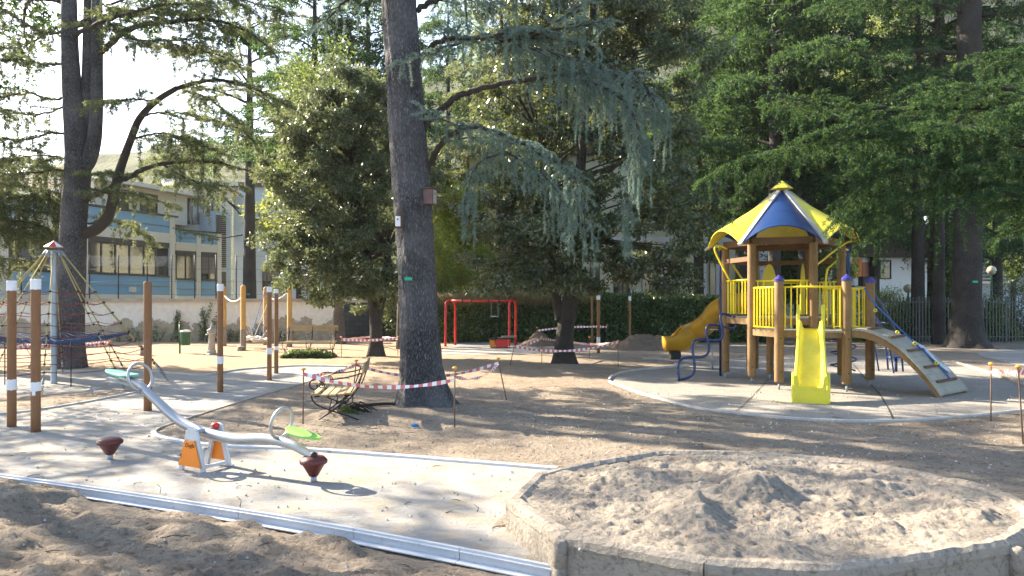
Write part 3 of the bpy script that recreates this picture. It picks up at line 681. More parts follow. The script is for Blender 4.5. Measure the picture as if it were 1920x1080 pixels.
for pa, pb in ((-150, 0), (10, 152), (163, 318)):
    a, b = Fa.st(pa)[0], Fa.st(pb)[0]
    Fa.part('blue_panel', M['blue_render'], a, b, 5.92, 6.30, -0.16, 0.0); Fa.part('blue_panel', M['blue_render'], a, b, 6.36, 6.93, -0.16, 0.0)
    Fa.part('blue_panel', M['blue_render'], a, b, 2.15, 2.62, -0.16, 0.0); Fa.part('blue_panel', M['blue_render'], a, b, 2.68, 3.24, -0.16, 0.0)
    Fa.part('window_sill', M['dark_frame'], a, b, 3.245, 3.30, -0.16, 0.06); Fa.part('blind_box', M['dark_frame'], a, b, 5.04, 5.335, -0.16, -0.02)
    Fa.window(a+0.03, b-0.03, 3.305, 5.035, [.17,.33,.5,.68,.84], -0.155, 0.0 if pa > 150 else 0.9)
    Fa.part('pilaster', M['cream'], b+0.002, b+0.38, 0, 6.94, -0.14, 0.05)
q = Fa.st(246)[0]
Fa.part('wall_lamp', M['cream'], q-0.18, q+0.18, 6.12, 6.42, 0.003, 0.2); Fa.part('wall_lamp', M['cream'], q-0.18, q+0.18, 2.3, 2.6, 0.003, 0.2)
# upper floor set back
U = Facade((-24.5,42.0), (-21.6,49.5), t); a, b = U.st(120)[0], U.st(329)[0]
a = U.st(176)[0]; U.part('upper_wall', M['cream'], a, b+1.0, 6.8, 8.75, -5, 0); U.part('roof_edge', M['cream'], a-.2, b+1.6, 8.75, 9.0, -5.4, 0.7)
for pq in (205, 262):
    q = U.st(pq)[0]; U.window(q, q+1.3, 7.25, 8.5, [.5], 0.002)
Fb = Facade((-21.15,46.5), (-19.35,49.0), t); a, b = Fb.st(330)[0], Fb.st(412)[0]
Fb.part('wall', M['cream'], a, b, 0, 6.25, -5, -0.16); Fb.part('parapet_cap', M['roof_dark'], a, b, 6.25, 6.33, -5, 0.1)
Fb.part('beam', M['cream'], a, b, 4.98, 5.5, -0.16, 0.02); Fb.part('plinth', M['cream'], a, b, 0, 2.1, -0.16, 0.02)
for pa, pb, bl in ((331, 368, 0), (378, 407, 0.75)):
    c0, c1 = Fb.st(pa)[0], Fb.st(pb)[0]
    for z0_, z1_ in ((5.5,5.78),(5.83,6.24),(2.1,2.5),(2.55,3.1)): Fb.part('blue_panel', M['blue_render'], c0, c1, z0_, z1_, -0.16, 0.0)
    Fb.part('window_sill', M['dark_frame'], c0, c1, 3.105, 3.16, -0.16, 0.06); Fb.part('blind_box', M['dark_frame'], c0, c1, 4.72, 4.975, -0.16, -0.02)
    Fb.window(c0+0.03, c1-0.03, 3.165, 4.715, [.5], -0.155, bl)
    Fb.part('pilaster', M['cream'], c1+0.002, c1+0.3, 0, 6.24, -0.14, 0.05)
a, b = Fb.st(412)[0], Fb.st(431)[0]
Fb.part('stair_tower', M['blue_pale'], a-0.05, b+0.4, 0, 7.8, -4, -0.5)
for i in range(26): Fb.part('louvre', M['dark_frame'], a+0.05, b, 4.05+i*0.135, 4.15+i*0.135, -0.5, -0.42)
Fb.part('door', M['dark_frame'], a+0.05, b, 1.2, 3.75, -0.5, -0.44)
Uw = Facade((-22.2,50.0), (-18.0,51.5), t); a, b = Uw.st(320)[0], Uw.st(432)[0]
Uw.part('upper_wall', M['cream'], a, b, 6.2, 9.6, -5, 0); Uw.part('roof_edge', M['cream'], a-.5, b+.5, 9.6, 9.9, -5.4, 0.8)
for pq in (334, 360, 388):
    q = Uw.st(pq)[0]; Uw.window(q, q+0.75, 7.0, 9.0, [.5], 0.002)
t = thing('white_building', 'tall pale blue white building wall behind the second cedar trunk', 'building', (-16,56,0))
Fc = Facade((-21,55.5), (-14,57), t); a, b = Fc.st(438)[0], Fc.st(640)[0]
Fc.part('wall', M['blue_pale'], a, b, 0, 10.4, -6, 0); Fc.part('roof', M['roof_dark'], a-.3, b+.3, 10.4, 10.7, -6.3, .4)
for pq in (492, 560):
    for z0_ in (2.6, 6.4):
        q = Fc.st(pq)[0]; Fc.window(q, q+1.3, z0_, z0_+1.5, [.5], 0.002, 0.5)
t = thing('villa', 'yellow green villa with white pilasters seen over the ivy hedge', 'building', (8,44,0))
Fv = Facade((-3,44.5), (16,44), t); a, b = Fv.st(880)[0], Fv.st(1560)[0]
Fv.part('wall', M['green_cream'], a, b, 0, 10.5, -8, 0); Fv.part('roof', M['roof_dark'], a-.6, b+.6, 10.5, 10.9, -8.6, .8); Fv.part('band', M['white_render'], a, b, 5.3, 5.6, 0.002, .12)
for px in (905, 1040, 1188, 1245, 1318, 1348, 1430, 1520):
    q = Fv.st(px)[0]; Fv.part('pilaster', M['white_render'], q-.2, q+.2, 0, 5.29, .002, .14)
for px, wd in ((930,1.1),(985,1.1),(1090,1.1),(1150,1.1),(1203,1.0),(1222,0.6),(1330,.9),(1380,1.1),(1460,1.1)):
    q = Fv.st(px)[0]; Fv.window(q, q+wd, 1.9, 4.2, [.5], 0.004)
for px in (930, 1010, 1090, 1170, 1250, 1330, 1410, 1490):
    q = Fv.st(px)[0]; Fv.window(q, q+1.1, 6.6, 8.4, [.5], 0.004, 0.6)
t = thing('white_house', 'bright white house wall with a brown window right of the wooden tower', 'building', (24,46,0))
Fw = Facade((19.5,44), (30,45.5), t); a, b = Fw.st(1592)[0], Fw.st(1765)[0]
Fw.part('wall', M['white_render'], a, b, 0, 4.4, -7, 0); Fw.part('roof', M['roof_dark'], a-.4, b+.5, 4.4, 6.4, -7.4, .5)
q = Fw.st(1638)[0]; Fw.window(q, q+1.1, 3.1, 4.25, [.35], 0.003)
q = Fw.st(1600)[0]; Fw.part('orange_panel', M['orange'], q, q+0.55, 3.2, 4.3, .003, .05)
q = Fw.st(1617)[0]; Fw.part('orange_panel', wallpaint('salmon render', (.62,.28,.2)), q, q+0.55, 3.0, 4.1, .003, .05)
t = thing('grey_house', 'distant grey house with white balcony bars beyond the railings', 'building', (34,52,0))
Fg = Facade((30,52), (44,52), t); Fg.part('wall', M['blue_pale'], 0, 14, 0, 8, -6, 0)
for zz in (3.0, 6.0):
    Fg.part('balcony', M['white_render'], 0, 9, zz, zz+.15, .003, 1.2)
    for i in range(4): Fg.part('balcony_rail', M['white_render'], 0, 9, zz+.3+i*.25, zz+.36+i*.25, 1.1, 1.16)
t = thing('utility_box', 'dark grey utility cabinet standing before the white house', 'cabinet', (20.0,42,0))
MB().box((20.2,42,1.55), (0.82,0.6,3.1)).build('cabinet_body', M['roof_dark'], t); MB().box((20.2,42,3.13), (0.9,0.68,0.06)).build('cabinet_lid', M['roof_dark'], t)

# ------------------------------------------------------------ ivy hedge and railings
def leaf_box(name, x0, x1, y0, y1, z1, n, mat, parent, size=(0.07,0.12), seed=1, topn=0.2):
    r = np.random.default_rng(seed); nt_ = int(n*topn); u = r.uniform(x0, x1, n)
    wob = 0.14*fbm(u, u*0, 0.8, 4, .6, seed)+0.10*fbm(u, u*0+3, 3, 3, .6, seed)
    zz = r.uniform(0.02, z1, n); front = y0-0.10+0.22*fbm(u, zz, 1.3, 4, .6, seed+5)+abs(r.normal(size=n))*0.10; zz = np.minimum(zz, z1+wob)
    front[:nt_] = r.uniform(y0, y1, nt_); zz[:nt_] = z1+wob[:nt_]+r.normal(size=nt_)*0.05
    Pt = np.stack([u, front, zz], -1); D = unit(r.normal(size=Pt.shape)*0.6+np.array([0,-0.55,-0.55])); D[:nt_] = unit(r.normal(size=(nt_,3))+np.array([0,-.2,.6]))
    return np_mesh(name, leaves(Pt, D, r.uniform(*size, n), r.uniform(*size, n)*0.8, r), 4, mat, parent)
t = thing('ivy_hedge', 'long dark ivy covered hedge behind the red swing frame', 'hedge', (2,31.5,0))
MB().box((3.6,31.75,0.92), (15.4,0.5,1.84)).build('branches', M['shade_and_joint'], t)  # solid dark box painted as the shaded depth behind the leaves
leaf_box('foliage', -4.2, 11.4, 31.4, 32.1, 1.93, 34000, M['ivy'], t, (.09,.15))
r = np.random.default_rng(8); n = 9000; u = r.uniform(-3.5, 3.5, n); Pt = np.stack([u, 31.3+r.normal(size=n)*.12, 1.95+0.15*fbm(u,u*0,1,3)+r.normal(size=n)*.10], -1)
D = unit(r.normal(size=Pt.shape)*.7+np.array([0,-.3,-.6])); o = np_mesh('dry_stems', tufts(Pt, D, r.uniform(.12,.42,n), .02+0*u, r), 3, leaf_mat('straw stems', [(0.16,0.13,0.06),(0.30,0.25,0.12),(0.42,0.36,0.16)], .3, .7), t)
t = thing('railings', 'grey vertical bar railings running behind the big dark trunk', 'fence', (18,31.2,0))
x0 = (1640-960)*31.2/F; x1 = 22.6; xx = x0; pm = None; i = 0
while xx < x1:
    if pm is None:
        o = MB().box((xx,31.2,0.97), (0.032,0.02,1.9)).build('bar', M['bar_grey'], t); pm = o; bx0 = xx
    else:
        o = pm.copy(); C.objects.link(o); o.parent = t; o.location = (xx-bx0, 0, 0)
    xx += 0.135; i += 1
for zz in (0.25, 1.72): MB().box(((x0+x1)/2,31.235,zz), (x1-x0,0.04,0.05)).build('rail', M['bar_grey'], t)
for k_ in range(5): MB().box((x0+0.07+k_*1.85,31.28,0.98), (0.06,0.05,1.96)).build('post', M['bar_grey'], t)
def bush(label, c, rad, n, mat, size=(.06,.12), seed=1, cat='shrub', name='shrub', core=True):
    r = np.random.default_rng(seed); t = thing(name, label, cat, (c[0], c[1], 0)); cl = r.normal(size=(max(6, n//260), 3)); cl = unit(cl)*r.uniform(.3, 1, (len(cl),1))**.5*np.array(rad)*.9+np.array(c)
    cl[:,2] = np.maximum(cl[:,2], 0.1); i = r.integers(0, len(cl), n); q = cl[i]+r.normal(size=(n,3))*np.array(rad)*0.16; q[:,2] = np.maximum(q[:,2], .02)
    D = unit(r.normal(size=q.shape)+np.array([0,-.2,.1])); np_mesh('foliage', leaves(q, D, r.uniform(*size, n), r.uniform(*size, n)*.55, r), 4, mat, t)
    mb = MB()
    for p in cl[:40]: mb.tube([(c[0], c[1], 0), ((c[0]+p[0])/2, (c[1]+p[1])/2, p[2]*.6), tuple(p)], [.035,.02,.008], 4)
    mb.build('stems', M['twig'], t); return t
bush('bright green shrub behind the railings beside the arched blue ladder', (17.3,32.6,.8), (1.6,.6,1.0), 9000, M['far_leaf'], seed=3)
bush('leafy shrub behind the railings left of the big dark trunk', (15.6,32.4,.6), (1.3,.5,.9), 7000, M['lime_leaf'], seed=4)
bush('shrub behind the railings at the far end past the dark trunk', (21.2,32.5,.8), (1.4,.6,1.1), 8000, M['far_leaf'], seed=5)
bush('large bush behind the railings right of the dark trunk', (23.5,33.5,1.2), (2.2,.8,1.8), 9000, M['laurel'], seed=6)
bush('clipped sunlit hedge below the white house', (21.2,40,1.6), (2.6,.9,1.1), 9000, M['lime_leaf'], seed=7)
bush('yellow flowering bush beside the dark utility cabinet', (18.4,40.5,2.4), (1.0,.8,1.5), 5000, M['lime_leaf'], seed=9)
bush('backlit yellow green shrub behind the left leg of the swing frame', (-3.6,34,3.2), (1.3,1.2,1.7), 9000, M['lime_leaf'], (.08,.16), seed=10)
bush('bright shrub rising over the hedge above the red crossbar', (-1.6,35,3.1), (1.5,1.2,1.4), 8000, M['lime_leaf'], (.08,.16), seed=12)
bush('grey green shrub rising over the hedge beside the middle trunks', (1.0,35.5,3.0), (1.8,1.2,1.7), 9000, M['far_leaf'], (.08,.16), seed=13)
bush('dark low shrubs in the gap between block wall and swing frame', (-4.6,32.6,1.0), (1.4,.6,1.4), 9000, M['laurel_dark'], seed=14)
# street lamps
def lamp(px, py, d, hgt, label):
    x = (px-960)*d/F; t = thing('street_lamp', label, 'lamp', (x, d, 0)); zc = H+(HZ-py)*d/F
    MB().tube([(x,d,0),(x,d,zc-.2)], [.06,.045], 8).build('pole', M['green_metal'], t); mb = MB()
    mb.lathe((x,d,zc), [(.02,-.22),(.14,-.18),(.21,-.06),(.22,.03),(.16,.16),(.05,.22),(.01,.23)], 14); mb.build('globe', M['globe'], t)
lamp(1187, 537, 40, 3, 'globe lamp peeping over the ivy hedge before the villa')
lamp(1859, 507, 36, 3, 'lamp with cream globe right of the big dark trunk'); lamp(1703, 541, 36, 2, 'low globe lamp before the white house wall')

# ------------------------------------------------------------ trees
def trunk_mesh(name, pts, rad, mat, parent, seg=20, step=0.12, amp=0.05, flare=0.0, seed=0, kr=9):
    pts = [Vector(p) for p in pts]; line = smooth_line(pts, max(4, int(max((b-a).length for a, b in zip(pts, pts[1:]))/step)))
    n = len(line); acc = [0]
    for a, b in zip(line, line[1:]): acc.append(acc[-1]+(b-a).length)
    keyd = [0]; k = max(4, int(max((b-a).length for a, b in zip(pts, pts[1:]))/step))
    kp = [acc[min(n-1, i*k)] for i in range(len(pts))]
    rr = np.interp(acc, kp, rad)
    th = np.linspace(0, 2*math.pi, seg, endpoint=False); rows = []
    for i, p in enumerate(line):
        t = (line[min(i+1, n-1)]-line[max(i-1, 0)]).normalized(); a = t.cross(V(0,1,0)).normalized() if abs(t.y) < .95 else t.cross(V(1,0,0)).normalized(); b = t.cross(a)
        u = np.cos(th)*kr/6; w_ = np.sin(th)*kr/6
        nz = fbm(u*3+seed, w_*3+acc[i]*0.9, 1.0, 4, .65, seed)+0.35*fbm(u*9, w_*9+acc[i]*5, 1.0, 2, .6, seed+3)
        fl = 1+flare*math.exp(-acc[i]/0.35)*(1+0.45*np.sin(th*5+seed)+.25*np.sin(th*3))
        R = rr[i]*(1+amp*nz)*fl
        rows.append([p+a*float(R[j]*math.cos(th[j]))+b*float(R[j]*math.sin(th[j])) for j in range(seg)])
    mb = MB().grid(rows, True, True); mb._f(tuple((len(rows)-1)*seg+q for q in range(seg)), False)
    return mb.build(name, mat, parent)

class Crown:
    def __init__(s, seed): s.r = np.random.default_rng(seed); s.A = []; s.B = []; s.wood = MB()
    def seg(s, a, b): s.A.append(tuple(a)); s.B.append(tuple(b))
    def limb(s, pts, r0, reach=1.2, start=0.15, ds=0.35, droop=0.25, sub=0.16, sublen=0.4, weep=0.0, r1=0.015, tube=True, tip=True, fan=0.75, up=0.0):
        r = s.r; line = smooth_line([Vector(p) for p in pts], 8); n = len(line); acc = [0]
        for a, b in zip(line, line[1:]): acc.append(acc[-1]+(b-a).length)
        T = acc[-1]
        if tube:
            line2 = [p+V(*(r.normal(size=3)*0.012)) for p in line]; s.wood.tube(line2, list(np.interp(acc, [0, T], [r0, r1])), 7)
        q = start*T; side = 1
        while q < T:
            i = min(n-2, int(np.searchsorted(acc, q))-1 if q > 0 else 0); i = max(0, i); f = (q-acc[i])/max(1e-6, acc[i+1]-acc[i]); p = line[i].lerp(line[i+1], min(1, f))
            t = (line[i+1]-line[i]).normalized(); u = q/T
            sd_ = V(-t.y, t.x, 0); 
            if sd_.length < .2: sd_ = V(r.normal(), r.normal(), 0)
            sd_.normalize(); sd_ = sd_*side; side = -side
            ln = reach*(0.45+0.55*math.sin(math.pi*min(1, 0.25+u*0.7)))*r.uniform(0.6, 1.15)
            d0 = (t*fan+sd_+V(0,0,r.normal()*0.12+up)).normalized(); s.branch(p, d0, ln, droop, sub, sublen, weep)
            q += ds*r.uniform(0.6, 1.4)
        if tip: s.branch(line[-1], (line[-1]-line[-2]).normalized(), reach*0.5, droop, sub, sublen, weep)
        # needles right along the limb's outer half
        for a, b, c_ in zip(line, line[1:], acc):
            if c_ > T*(0.55+0.3*start): s.seg(a, b)
    def branch(s, p, d, ln, droop, sub, sublen, weep):
        r = s.r;  k = max(3, int(ln/0.14)); pts = [p.copy()]; q = p.copy(); dd = d.copy()
        for i in range(k):
            dd = (dd+V(r.normal()*.10, r.normal()*.10, -droop*0.30*(i/k)+r.normal()*.05)).normalized(); q = q+dd*(ln/k); pts.append(q.copy())
        if not getattr(s, 'bare', False): s.wood.tube(pts, [0.011*(1-i/(k+2))*(1+ln*0.5) for i in range(k+1)], 3, False)
        side = 1
        for i, (a, b) in enumerate(zip(pts, pts[1:])):
            if i > 0: s.seg(a, b)
            if i < 1 and k > 4: continue
            m = max(1, int((b-a).length/sub+r.random()))
            for j in range(m):
                o = a.lerp(b, (j+r.random())/m); t = (b-a).normalized(); sd_ = V(-t.y, t.x, 0)*side; side = -side
                l2 = sublen*r.uniform(0.45, 1.2)*(0.55+0.45*(1-i/k))
                if weep > 0 and r.random() < weep:
                    l2 *= r.uniform(1.0, 2.6); m1 = o+V(sd_.x, sd_.y, -0.25)*l2*0.22+V(0,0,-l2*.1); m2 = m1+V(r.normal()*.06, r.normal()*.06, -1)*l2*0.45; m3 = m2+V(r.normal()*.05, r.normal()*.05, -1)*l2*0.35
                    s.seg(o, m1); s.seg(m1, m2); s.seg(m2, m3)
                    for mm_, l3 in ((m1, .16), (m2, .14), (m2, .1)):
                        if r.random() < .7: s.seg(mm_, mm_+V(r.normal()*.5, r.normal()*.5, -1).normalized()*l3)
                else:
                    m1 = o+(t*0.7+sd_+V(0,0,-droop*0.35+r.normal()*.12)).normalized()*l2*0.6; m2 = m1+(t*0.9+sd_*.6+V(0,0,-droop*0.9)).normalized()*l2*0.4
                    s.seg(o, m1); s.seg(m1, m2)
                    if r.random() < .6: s.seg(m1, m1+(t+V(r.normal()*.5, r.normal()*.5, -droop)).normalized()*l2*0.35)
    def finish(s, root, mat, per_m=60, size=(0.03,0.055), width=0.012, jit=0.012, wood=None, name='foliage', flat_=0.0):
        A = np.array(s.A); B = np.array(s.B); ln = np.linalg.norm(B-A, axis=1); r = s.r
        cnt = np.maximum(1, (ln*per_m+r.random(len(ln))).astype(int)); i = np.repeat(np.arange(len(A)), cnt); n = len(i); t = r.random((n,1))
        Pt = A[i]+(B[i]-A[i])*t+r.normal(size=(n,3))*jit; ax = unit(B[i]-A[i]); rd = r.normal(size=(n,3)); rd[:,2] += 0.15
        D = unit(ax*0.55+unit(rd)*0.85)
        o = np_mesh(name, tufts(Pt, D, r.uniform(*size, n), width*r.uniform(.7, 1.4, n), r), 3, mat, root)
        s.wood.build('branches', wood or M['twig'], root); s.n = n; return o

def auto_limbs(cr, x, y, z0, z1, rmax, n, seed, r0=0.09, **kw):     # a whorled cedar crown of level limbs
    r = np.random.default_rng(seed); az = r.uniform(0, 6.28)
    for i in range(n):
        u = (i+r.random()*.5)/n; zz = z0+(z1-z0)*u; az += 2.4+r.normal()*.25; rr = rmax*(1-u)**0.6*r.uniform(.7, 1.1)+0.5
        d = V(math.cos(az), math.sin(az), 0); s = V(-d.y, d.x, 0)*r.normal()*.15
        p = [V(x, y, zz), V(x, y, zz)+d*rr*.35+V(0,0,.18*rr*.5), V(x, y, zz)+(d+s)*rr*.75+V(0,0,.10*rr), V(x, y, zz)+(d+s*1.5)*rr+V(0,0,-.02*rr)]
        cr.limb(p, r0*(1-u*.6), **kw)

PPd = lambda l, d: [P(a, b, d if not hasattr(d, '__len__') else d[i]) for i, (a, b) in enumerate(l)]

# --- the big straight cedar in the middle of the picture
x0, y0, _ = G(797, 765); D0 = y0
t = thing('cedar_tree', 'large straight cedar with bird boxes on its trunk and weeping blue green boughs', 'tree', (x0, y0, 0))
trk = trunk_mesh('trunk', [V(x0, y0, -0.05), V(*P(791,700,D0)), V(*P(786,600,D0)), V(*P(779,450,D0)), V(*P(768,300,D0)), V(*P(757,130,D0)), V(*P(748,0,D0)), V(*P(740,-160,D0)), V(x0-.45, y0, 12), V(x0-.4, y0, 17)],
           [.325,.315,.30,.30,.295,.275,.265,.24,.16,.04], M['bark_cedar'], t, 60, 0.06, 0.13, 0.75, 3, 12)
cr = Crown(21)
cr.limb(PPd([(790,246),(825,207),(868,176),(930,160),(1000,148),(1060,140),(1115,135)], [11.9,11.8,11.6,11.5,11.4,11.3,11.2]), 0.06, 0.5, .62, .22, .45, .10, .34, .18, .025, fan=.8)
cr.limb(PPd([(1060,141),(1110,132),(1160,140),(1205,160),(1232,200)], 11.2), 0.03, 0.55, 0.0, .10, .7, .095, .42, .7, .012)
cr.limb(PPd([(1090,150),(1130,165),(1170,190),(1195,235),(1200,290)], [11.2,11.0,10.9,10.9,10.9]), 0.02, 0.42, 0.0, .12, 1.0, .11, .42, .8, .01)
cr.limb(PPd([(1150,150),(1180,215),(1185,300),(1180,370),(1178,430)], 11.3), 0.012, 0.22, 0.1, .13, 0.9, .13, .28, .8, .008)
cr.limb(PPd([(780,118),(820,80),(880,70),(940,72),(1010,70),(1080,78)], [11.9,11.8,11.6,11.5,11.4,11.3]), 0.05, 0.62, .15, .14, .5, .095, .34, .28, .015)
cr.limb(PPd([(900,75),(950,62),(1010,55),(1060,30),(1105,-5)], [11.5,11.3,11.1,11,11]), 0.03, 0.5, .1, .16, .3, .1, .3, .2, .012)
cr.limb(PPd([(930,80),(1000,66),(1060,52),(1120,42)], [11.5,11.2,11,10.9]), 0.03, 0.45, .1, .16, .4, .1, .3, .3, .01)
cr.limb(PPd([(880,72),(840,88),(800,100),(760,112)], [11.6,11.3,11.15,11.1]), 0.02, 0.40, .2, .15, .5, .1, .3, .3, .01)
cr.limb(PPd([(940,75),(990,90),(1040,100),(1090,115)], [11.5,11.2,11,11]), 0.02, 0.5, .1, .14, .9, .09, .4, .7, .01)
cr.limb(PPd([(798,325),(815,290),(842,255),(880,238),(930,246),(985,268)], [11.9,11.8,11.6,11.5,11.4,11.3]), 0.055, 0.5, .35, .14, .5, .095, .34, .28, .015)
cr.limb(PPd([(930,246),(985,272),(1030,298),(1070,325),(1092,370),(1096,420)], 11.3), 0.025, 0.5, 0.0, .12, .7, .10, .38, .5, .01)
cr.limb(PPd([(880,240),(840,228),(815,215),(800,206)], [11.5,11.3,11.2,11.2]), 0.018, 0.35, .1, .15, .4, .1, .28, .3, .01)
cr.limb(PPd([(940,282),(985,305),(1030,340),(1062,385)], [11.4,11.2,11.1,11.0]), 0.02, 0.32, .1, .16, 1.0, .1, .4, .8, .01)
cr.limb(PPd([(960,285),(905,300),(880,340),(872,380)], [11.4,11.3,11.2,11.2]), 0.015, 0.25, .1, .16, 1.0, .1, .35, .8, .01)
cr.limb(PPd([(782,20),(830,-5),(890,-15),(960,-30),(1040,-60)], [11.9,11.8,11.6,11.4,11.3]), 0.05, 0.6, .15, .16, .5, .1, .4, .5, .015)
cr.limb(PPd([(735,-20),(690,-25),(650,0),(610,40)], [11.9,11.9,12,12.1]), 0.04, 0.5, .3, .25, .6, .12, .35, .4, .015)
fo = cr.finish(t, M['blue_needle'], 400, (0.018,0.036), 0.0095, 0.008); print('blue', cr.n)
cr = Crown(22); auto_limbs(cr, x0-.4, y0, 7.4, 16.5, 4.2, 26, 5, reach=1.1, ds=.45, droop=.5, sub=.2, sublen=.45, weep=.3)
o = cr.finish(t, M['blue_needle'], 16, (0.12,0.26), 0.08, 0.05, name='upper_foliage')
# things fixed to it
def on_trunk(px, py, r=0.30): X_, Y_, Z_ = P(px, py, D0); return V(X_, Y_, Z_)
b = thing('bird_box', 'dark rounded bat box with pale front fixed to the middle trunk', 'nest box', tuple(on_trunk(755,413)+V(0,-.30,0)))
c_ = on_trunk(755,413)+V(-.0,-.33,0)
mb = MB(); rows = []
for zz, s_ in ((-.16,1),(.09,1),(.14,.85),(.17,.5)): rows.append([c_+V(math.cos(a)*.07*s_, math.sin(a)*.07*s_, zz) for a in np.linspace(0, 6.283, 16, endpoint=False)])
mb.grid(rows, True, True); mb._f(tuple(range(16))[::-1], False); mb._f(tuple(48+i for i in range(16)), False); mb.build('box_body', M['roof_dark'], b)
MB().box(c_+V(-.015,-.062,-.06), (.078,.03,.16)).build('front_plate', M['white'], b, bevel=.01); MB().box(c_+V(-.015,-.0835,-.03), (.02,.012,.02)).build('entrance', M['black_rubber'], b)
b = thing('bird_box', 'square reddish brown bird box on the side of the middle trunk', 'nest box', tuple(on_trunk(808,372)+V(0,-.2,0)))
c_ = on_trunk(808,372)+V(0,-.16,0); ax = (V(.93,-.36,0), V(.36,.93,0), V(0,0,1))
MB().box(c_, (.17,.17,.24), ax).build('box_body', paint('brown box', (.17,.10,.10), .8, wear=.4), b, bevel=.006); MB().box(c_+V(0,0,.13), (.22,.23,.02), ax).build('lid', M['roof_dark'], b, bevel=.004)
MB().box(c_+ax[0]*.088, (.006,.10,.21), ax).build('front_plate', M['stone'], b); MB().tube([c_+ax[0]*.09+V(0,0,.05), c_+ax[0]*.094+V(0,0,.05)], .016, 10).build('entrance', M['black_rubber'], b)
def tagplate(px, py, d, w_, h_, label, back):
    X_, Y_, Z_ = P(px, py, d); b = thing('tree_tag', label, 'tag', (X_, Y_-back, Z_)); MB().box((X_, Y_-back, Z_), (w_, .006, h_)).build('plate', M['green_tag'], b)
    MB().tube([(X_,Y_-back-.003,Z_+h_*.2),(X_,Y_-back-.008,Z_+h_*.2)], .006, 6).build('nail', M['galv'], b)
tagplate(771, 524, D0, .12, .05, 'small green tag nailed to the middle cedar trunk', .335)


# --- the forked cedar on the left
x1_, y1_, _ = G(130, 690); d = y1_
t = thing('cedar_tree', 'forked cedar on the left, two stems parting above a curved rising limb', 'tree', (x1_, y1_, 0))
trunk_mesh('trunk', [V(x1_,y1_,-.05), V(*P(131,600,d)), V(*P(135,500,d)), V(*P(139,400,d)), V(*P(146,310,d)), V(*P(137,200,d)), V(*P(131,80,d)), V(*P(128,-40,d)), V(x1_-.2,y1_,13), V(x1_-.2,y1_,19)],
           [.365,.335,.325,.315,.31,.235,.20,.175,.12,.03], M['bark_cedar'], t, 32, .12, .05, .22, 9)
trunk_mesh('stem', [V(*P(150,320,d)), V(*P(165,300,d)), V(*P(176,265,d)), V(*P(181,200,d)), V(*P(182,100,d)), V(*P(183,-40,d)), V(x1_+.9,y1_,13), V(x1_+1,y1_,17)], [.20,.20,.175,.155,.14,.125,.08,.02], M['bark_cedar'], t, 20, .1, .05, 0, 12)
trunk_mesh('stem', [V(*P(152,300,d+.1)), V(*P(160,220,d+.2)), V(*P(163,120,d+.2)), V(*P(166,-40,d+.2))], [.16,.14,.12,.10], M['bark_cedar'], t, 16, .12, .05, 0, 13)
cr = Crown(31)
cr.wood.tube(smooth_line(PPd([(158,438),(180,430),(203,405),(214,360),(226,315),(244,265),(262,222),(295,188),(332,165)], [d,d-.1,d-.2,d-.2,d-.2,d-.2,d-.2,d-.2,d-.2]), 6), list(np.linspace(.15,.065,49)), 12)
cr.limb(PPd([(332,166),(380,152),(430,152),(480,168),(525,190)], d-.2), .06, 1.0, 0, .22, .3, .16, .42, .1, .015)
cr.limb(PPd([(290,190),(250,185),(210,192),(188,192)], [d-.2,d-.8,d-1.2,d-1.5]), .03, .9, 0, .22, .3, .16, .42, .1, .012)
cr.limb(PPd([(262,218),(310,212),(370,218),(440,238)], [d-.2,d-1,d-1.4,d-1.8]), .03, .7, .3, .3, .4, .18, .4, .1, .012)
for pts, q_, rc in (([(140,300),(90,292),(40,296),(-20,310)], .5, 1.0), ([(150,345),(190,360),(240,362),(300,378)], -.6, .9), ([(244,262),(300,250),(350,262),(400,280)], -.8, .8), ([(330,165),(390,185),(440,225),(470,260)], .3, .9),
    ([(300,305),(340,330),(380,345),(430,350)], -1.0, .8), ([(120,200),(70,215),(20,212),(-40,220)], .8, .8), ([(183,20),(240,70),(320,75),(400,70)], -.8, 1.0), ([(110,50),(60,80),(20,90),(-30,80)], .6, .7), ([(200,10),(300,-20),(400,-10),(500,10)], -.5, 1.2),
 ([(165,420),(200,412),(240,420),(270,440)], 1.2, .6)):
    cr.limb(PPd(pts, [d+q_]*len(pts)), .03, rc, .08, .2, .5, .13, .45, .35, .012)
cr.limb(PPd([(152,378),(200,355),(240,332),(290,310),(345,303),(410,305),(470,322)], [d,d-.2,d-.3,d-.4,d-.5,d-.6,d-.7]), .085, .9, .5, .3, .35, .16, .42, .1, .02)
cr.limb(PPd([(180,104),(205,85),(230,62),(265,48),(320,40),(390,36),(450,52),(490,78)], [d,d-.1,d-.3,d-.4,d-.5,d-.6,d-.7,d-.7]), .085, 1.1, .35, .2, .25, .15, .42, .1, .02)
cr.limb(PPd([(140,66),(180,45),(240,25),(300,10),(380,5)], [d,d-1,d-1.6,d-2,d-2.4]), .06, 1.0, .2, .26, .3, .15, .42, .1, .02)
cr.limb(PPd([(225,60),(260,75),(330,95),(400,100),(450,120)], [d,d+.4,d+.8,d+1,d+1.2]), .04, .9, .2, .24, .4, .15, .42, .1, .015)
for pts, rc in (([(122,182),(95,186),(60,176),(20,178),(-40,190)],.7), ([(124,252),(95,250),(50,262),(0,262),(-60,275)],.8), ([(126,325),(100,318),(60,324),(10,330),(-60,340)],1.0),
                ([(122,60),(90,62),(50,45),(10,20),(-40,-10)],.6), ([(128,345),(150,330),(200,325),(235,326)],.7), ([(126,120),(80,120),(30,110),(-30,120)],.5)):
    cr.limb(PPd(pts, [d-.1*i for i in range(len(pts))]), .035, rc, .1, .22, .5, .16, .42, .25, .012)
fo = cr.finish(t, M['needle_warm'], 170, (0.045,0.09), 0.021, 0.022)
